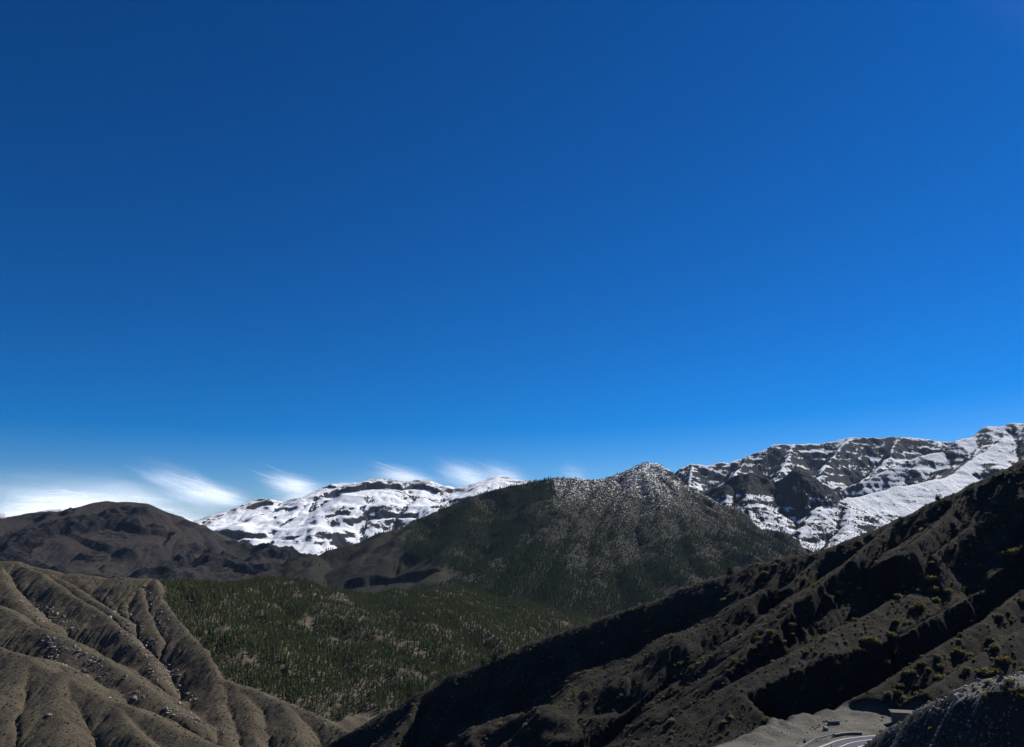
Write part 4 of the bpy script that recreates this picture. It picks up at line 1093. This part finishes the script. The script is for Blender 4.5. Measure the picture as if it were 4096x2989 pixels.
# low parapet after the rail
pp = smooth_path(yard_pts([(3340, 2948), (3370, 2943), (3405, 2940), (3448, 2940)]), 16)
a, c = offset(pp, -.22), offset(pp, .22); n = len(pp)
V = [(*p[:2], YARD_Z - .2) for p in a] + [(*p[:2], YARD_Z + .62) for p in a] + [(*p[:2], YARD_Z + .62) for p in c] + [(*p[:2], YARD_Z - .2) for p in c]
Fc = [(j * n + i, j * n + i + 1, (j + 1) * n + i + 1, (j + 1) * n + i) for j in range(3) for i in range(n - 1)] + [(0, n, 2 * n, 3 * n), (n - 1, 4 * n - 1, 3 * n - 1, 2 * n - 1)]
pw = obj('parapet_wall', mk_mesh('parapet_wall', V, Fc, M_MASON)); tag(pw, 'low dark parapet wall continuing from the guard rail', 'wall')
a, c = offset(pp, -.28), offset(pp, .28)
V = [(*p[:2], YARD_Z + .62) for p in a] + [(*p[:2], YARD_Z + .74) for p in a] + [(*p[:2], YARD_Z + .74) for p in c] + [(*p[:2], YARD_Z + .62) for p in c]
obj('coping', mk_mesh('coping', V, Fc, M_CONC), pw)

# flat-roofed concrete hut half behind the spur
q = np.array(Pz(3572, 2900, YARD_Z)); az = -.25
h_ = obj('concrete_hut', None, loc=tuple(q)); tag(h_, 'dark flat-roofed concrete hut partly hidden behind the near spur', 'hut')
h_.rotation_euler = (0, 0, az)
obj('wall', mk_mesh('wall', *join(box_geo(3.6, .15, 1.6, 6.6, .3, 3.4), box_geo(3.6, 3.85, 1.6, 6.6, .3, 3.4), box_geo(.45, 2, 1.6, .3, 3.38, 3.4), box_geo(6.75, 2, 1.6, .3, 3.38, 3.4)), M_MASON), h_)
obj('roof', mk_mesh('roof', *box_geo(3.5, 2, 3.45, 7.4, 4.7, .32), M_MASON), h_)
obj('plinth', mk_mesh('plinth', *box_geo(3.6, -.2, .1, 7.4, .38, .5), M_CONC), h_)
# dark block and broken boulder in the yard
q = np.array(Pz(3335, 2899, YARD_Z))
o = obj('concrete_block', None, loc=tuple(q), rz=.15); tag(o, 'long dark concrete trough with pale rim standing in the yard', 'block')
obj('body', mk_mesh('body', *box_geo(0, 0, .45, 3.3, 1.3, 1.1, 0, .04), M_MASON), o)
obj('rim', mk_mesh('rim', *join(box_geo(0, -.6, 1.06, 3.36, .22, .12), box_geo(0, .6, 1.06, 3.36, .22, .12), box_geo(-1.57, 0, 1.06, .22, .98, .12), box_geo(1.57, 0, 1.06, .22, .98, .12)), M_CONC), o)
q = np.array(Pz(3303, 2922, YARD_Z))
V, Fc = rock_geo(95, 12)
o = obj('boulder', mk_mesh('boulder', np.array(V) * np.array([3.0, 2.3, 2.9]), Fc, M_STONE_N), loc=(q[0], q[1], q[2] + .55), rz=.4); tag(o, 'large angular pale boulder standing alone in the gravel yard', 'boulder')
for k, (a, b_, s_) in enumerate([(3296, 2888, 1.0), (3306, 2886, 1.2), (3327, 2882, .9), (3270, 2912, .8), (3262, 2918, .9), (3250, 2910, .7)]):
    q = RIGHT.hit(a, b_)
    if q is None: continue
    o = obj('boulder', ROCKD_ME[k % 5], loc=(q[0], q[1], q[2] + .1), rz=k, sc=s_ * 1.3); tag(o, 'dark stone lying in the yard beside the concrete trough', 'boulder', 'dark stones in the yard')
q = RIGHT.hit(3527, 2884)
o = obj('marker_stone', mk_mesh('marker_stone', *join(box_geo(0, 0, .3, .6, .4, .7, .2, .25)), M_PAINT), loc=q); tag(o, 'small white marker stone at the back of the yard', 'stone')

# warning sign seen from behind
q = np.array(Pz(3219, 2992, YARD_Z))
sg = obj('road_sign', None, loc=tuple(q), rz=.1); tag(sg, 'dark back of a triangular road sign beside the guard rail', 'sign')
b = NB('sign_back'); M_SIGN = b.bsdf((0.05, 0.05, 0.052), .6)
obj('pole', mk_mesh('pole', *trunk_geo(1.9, .04, .04, 8), M_SIGN), sg)
V = [(-.55, -.06, 1.25), (.55, -.06, 1.25), (0, -.06, 2.2), (-.55, -.04, 1.25), (.55, -.04, 1.25), (0, -.04, 2.2)]
obj('panel', mk_mesh('panel', V, [(0, 1, 2), (5, 4, 3), (0, 3, 4, 1), (1, 4, 5, 2), (2, 5, 3, 0)], M_SIGN), sg)
obj('bracket', mk_mesh('bracket', *join(box_geo(0, -.02, 1.45, .5, .035, .05), box_geo(0, -.02, 1.8, .3, .035, .05)), M_STEEL), sg)
q = np.array(Pz(3326, 2994, YARD_Z))
dp = obj('delineator_post', None, loc=tuple(q)); tag(dp, 'thin dark delineator post at the road edge', 'post')
obj('post', mk_mesh('post', *box_geo(0, 0, .5, .14, .1, 1.2), M_SIGN), dp); obj('reflector', mk_mesh('reflector', *box_geo(0, -.06, .9, .1, .02, .16), M_STEEL), dp)

# ------------------------------------------------------------------ thin mountain air
hb = 45000.0
me = bpy.data.meshes.new('haze')
V = [(i * hb, j * hb, k) for k in (-472.0, 1150.0) for i, j in ((-1, -1), (1, -1), (1, 1), (-1, 1))]
me.from_pydata(V, [], [(0, 3, 2, 1), (4, 5, 6, 7), (0, 1, 5, 4), (1, 2, 6, 5), (2, 3, 7, 6), (3, 0, 4, 7)])
m, nn_, ll_ = nmat('haze'); om = nn_.new('ShaderNodeOutputMaterial'); pv = nn_.new('ShaderNodeVolumePrincipled')
pv.inputs['Color'].default_value = (.45, .66, 1.0, 1); pv.inputs['Density'].default_value = HAZE; pv.inputs['Anisotropy'].default_value = .2
ll_.new(pv.outputs[0], om.inputs['Volume']); me.materials.append(m)
hz_ = bpy.data.objects.new('haze', me); COL.objects.link(hz_); tag(hz_, 'thin blue mountain air filling the valleys', 'haze', kind='stuff')

# ------------------------------------------------------------------ cirrus
def cloud_mat(name, dens, sx):
    b = NB(name)
    uv = b.n.new('ShaderNodeAttribute'); uv.attribute_name = 'fade'
    pa = b.n.new('ShaderNodeAttribute'); pa.attribute_name = 'flow'
    n1 = b.noise(1.0, 6, .62, vec=pa.outputs['Vector'], dist=.35)
    n2 = b.noise(.33, 4, .6, vec=pa.outputs['Vector'], dist=.2)
    f = b.math('MULTIPLY', uv.outputs['Fac'], b.math('ADD', b.math('MULTIPLY', n1, 1.5), b.math('MULTIPLY', n2, .5)))
    a = b.math('MULTIPLY', b.math('POWER', b.step(.05, 1.3, f), 1.2), dens * .68, clamp=True)
    df = b.n.new('ShaderNodeBsdfDiffuse'); df.inputs[0].default_value = (.95, .95, .95, 1)
    tl = b.n.new('ShaderNodeBsdfTranslucent'); tl.inputs[0].default_value = (.95, .95, .95, 1)
    ad = b.n.new('ShaderNodeAddShader'); b.l.new(df.outputs[0], ad.inputs[0]); b.l.new(tl.outputs[0], ad.inputs[1])
    tr = b.n.new('ShaderNodeBsdfTransparent'); mx = b.n.new('ShaderNodeMixShader')
    b.l.new(a, mx.inputs[0]); b.l.new(tr.outputs[0], mx.inputs[1]); b.l.new(ad.outputs[0], mx.inputs[2]); b.l.new(mx.outputs[0], b.out.inputs['Surface'])
    return b.m

def cirrus(label, ribbons, Y0, dens):
    """swept veils of ice cloud: many fine overlapping filaments along each path; ribbon: points, half width, weight"""
    V, Fc, FA, FL = [], [], [], []
    r = np.random.RandomState(int(Y0) % 977)
    lay = 0
    for ri, (pts, hw, wgt) in enumerate(ribbons):
        p = smooth_path([(u, v, 0) for u, v in pts], 28)
        strands = [(0.0, hw * 1.9, 0.0, 1.0, .8 * wgt), (.3 * hw, hw * 1.3, .05, .97, .8 * wgt), (-.2 * hw, hw * 1.2, .1, .9, .55 * wgt)]
        for _ in range(int(9 + hw / 7)):
            o_ = r.normal() * hw * .62; f0 = r.uniform(0, .35); f1 = f0 + r.uniform(.4, .65)
            strands.append((o_, hw * r.uniform(.12, .5), f0, min(f1, 1.0), wgt * r.uniform(.2, .6)))
        for (o_, w0, f0, f1, wt) in strands:
            bend = r.normal() * hw * .45; lay += 1
            q = np.stack([np.interp(np.linspace(f0, f1, 26), np.linspace(0, 1, 28), p[:, k]) for k in (0, 1)], -1)
            f = np.linspace(0, 1, 26)
            q[:, 1] += o_ * (1 - .45 * f) + bend * (1 - f) ** 2 - .1 * hw
            t_ = np.gradient(q, axis=0); nn = np.stack([-t_[:, 1], t_[:, 0]], -1); nn /= np.linalg.norm(nn, axis=1, keepdims=True)
            L = np.linalg.norm(q[-1] - q[0]); k = len(V); m = 9
            for i in range(26):
                for j in range(m):
                    g_ = (j - (m - 1) / 2) / ((m - 1) / 2); w_ = w0 * (.35 + .65 * math.sin(math.pi * (.15 + .7 * f[i])))
                    V.append(P(q[i, 0] + nn[i, 0] * g_ * w_, q[i, 1] + nn[i, 1] * g_ * w_, Y0 + 180 * lay + 1200 * math.sin(2 * f[i])))
                    FA.append(wt * (1 - g_ * g_) ** 1.6 * float(sstep(0, .5, f[i])) * float(sstep(0, .45, 1 - f[i])))
                    FL.append((f[i] * L / 240 + 3.7 * lay, g_ * w0 / 22 + f[i] * .8, lay * 5.0))
            for i in range(25):
                for j in range(m - 1): Fc.append((k + i * m + j, k + i * m + j + 1, k + (i + 1) * m + j + 1, k + (i + 1) * m + j))
    me = mk_mesh('cirrus_cloud', V, Fc, cloud_mat('cirrus', dens, 1), smooth=True)
    at = me.attributes.new('fade', 'FLOAT', 'POINT'); at.data.foreach_set('value', np.array(FA, np.float32))
    at = me.attributes.new('flow', 'FLOAT_VECTOR', 'POINT'); at.data.foreach_set('vector', np.array(FL, np.float32).ravel())
    o = bpy.data.objects.new('cirrus_cloud', me); COL.objects.link(o)
    tag(o, label, 'cloud', kind='stuff')

cirrus('broad white cirrus bank low over the left mountain', [
    ([(-500, 1930), (-150, 1955), (150, 1985), (450, 2025), (800, 2075), (1060, 2090)], 75, .62),
    ([(-500, 2060), (0, 2060), (400, 2070), (800, 2085), (1150, 2095)], 85, .95),
    ([(-500, 2120), (0, 2130), (500, 2130), (900, 2130), (1200, 2130)], 90, 1.4),
    ([(100, 1890), (300, 1925), (500, 1965), (700, 2010), (900, 2050)], 60, .45),
    ([(-300, 1900), (100, 1935), (450, 1960), (800, 1990), (1100, 2010)], 70, .35)], 62000, .95)
cirrus('hooked wisp of cirrus sweeping down left of the snow mountain', [
    ([(420, 1850), (560, 1890), (700, 1935), (850, 1985), (1060, 2030)], 52, .68),
    ([(770, 1860), (740, 1880), (770, 1925), (850, 1975), (960, 2005), (1090, 2030)], 40, .85),
    ([(560, 1930), (700, 1965), (850, 2010), (1000, 2040)], 46, .65)], 72000, .95)
cirrus('thin cirrus wisp between the hooked wisp and snow summit', [
    ([(960, 1860), (1040, 1905), (1130, 1935), (1230, 1955), (1380, 1985)], 42, .95),
    ([(1000, 2040), (1120, 2010), (1250, 1992), (1400, 1985)], 45, .8),
    ([(900, 1950), (1100, 1975), (1350, 1965), (1600, 1930), (1850, 1925)], 60, .38)], 70000, .9)
cirrus('feathery cirrus wisp rising behind the snow mountain summit', [
    ([(1400, 1845), (1490, 1880), (1590, 1908), (1700, 1935), (1850, 1965)], 40, .9),
    ([(1670, 1835), (1740, 1875), (1840, 1912), (1960, 1935), (2080, 1945)], 50, .8),
    ([(1840, 1855), (1930, 1890), (2040, 1915), (2180, 1935)], 40, .8),
    ([(2200, 1840), (2230, 1870), (2300, 1900), (2400, 1920)], 40, .5)], 66000, .9)
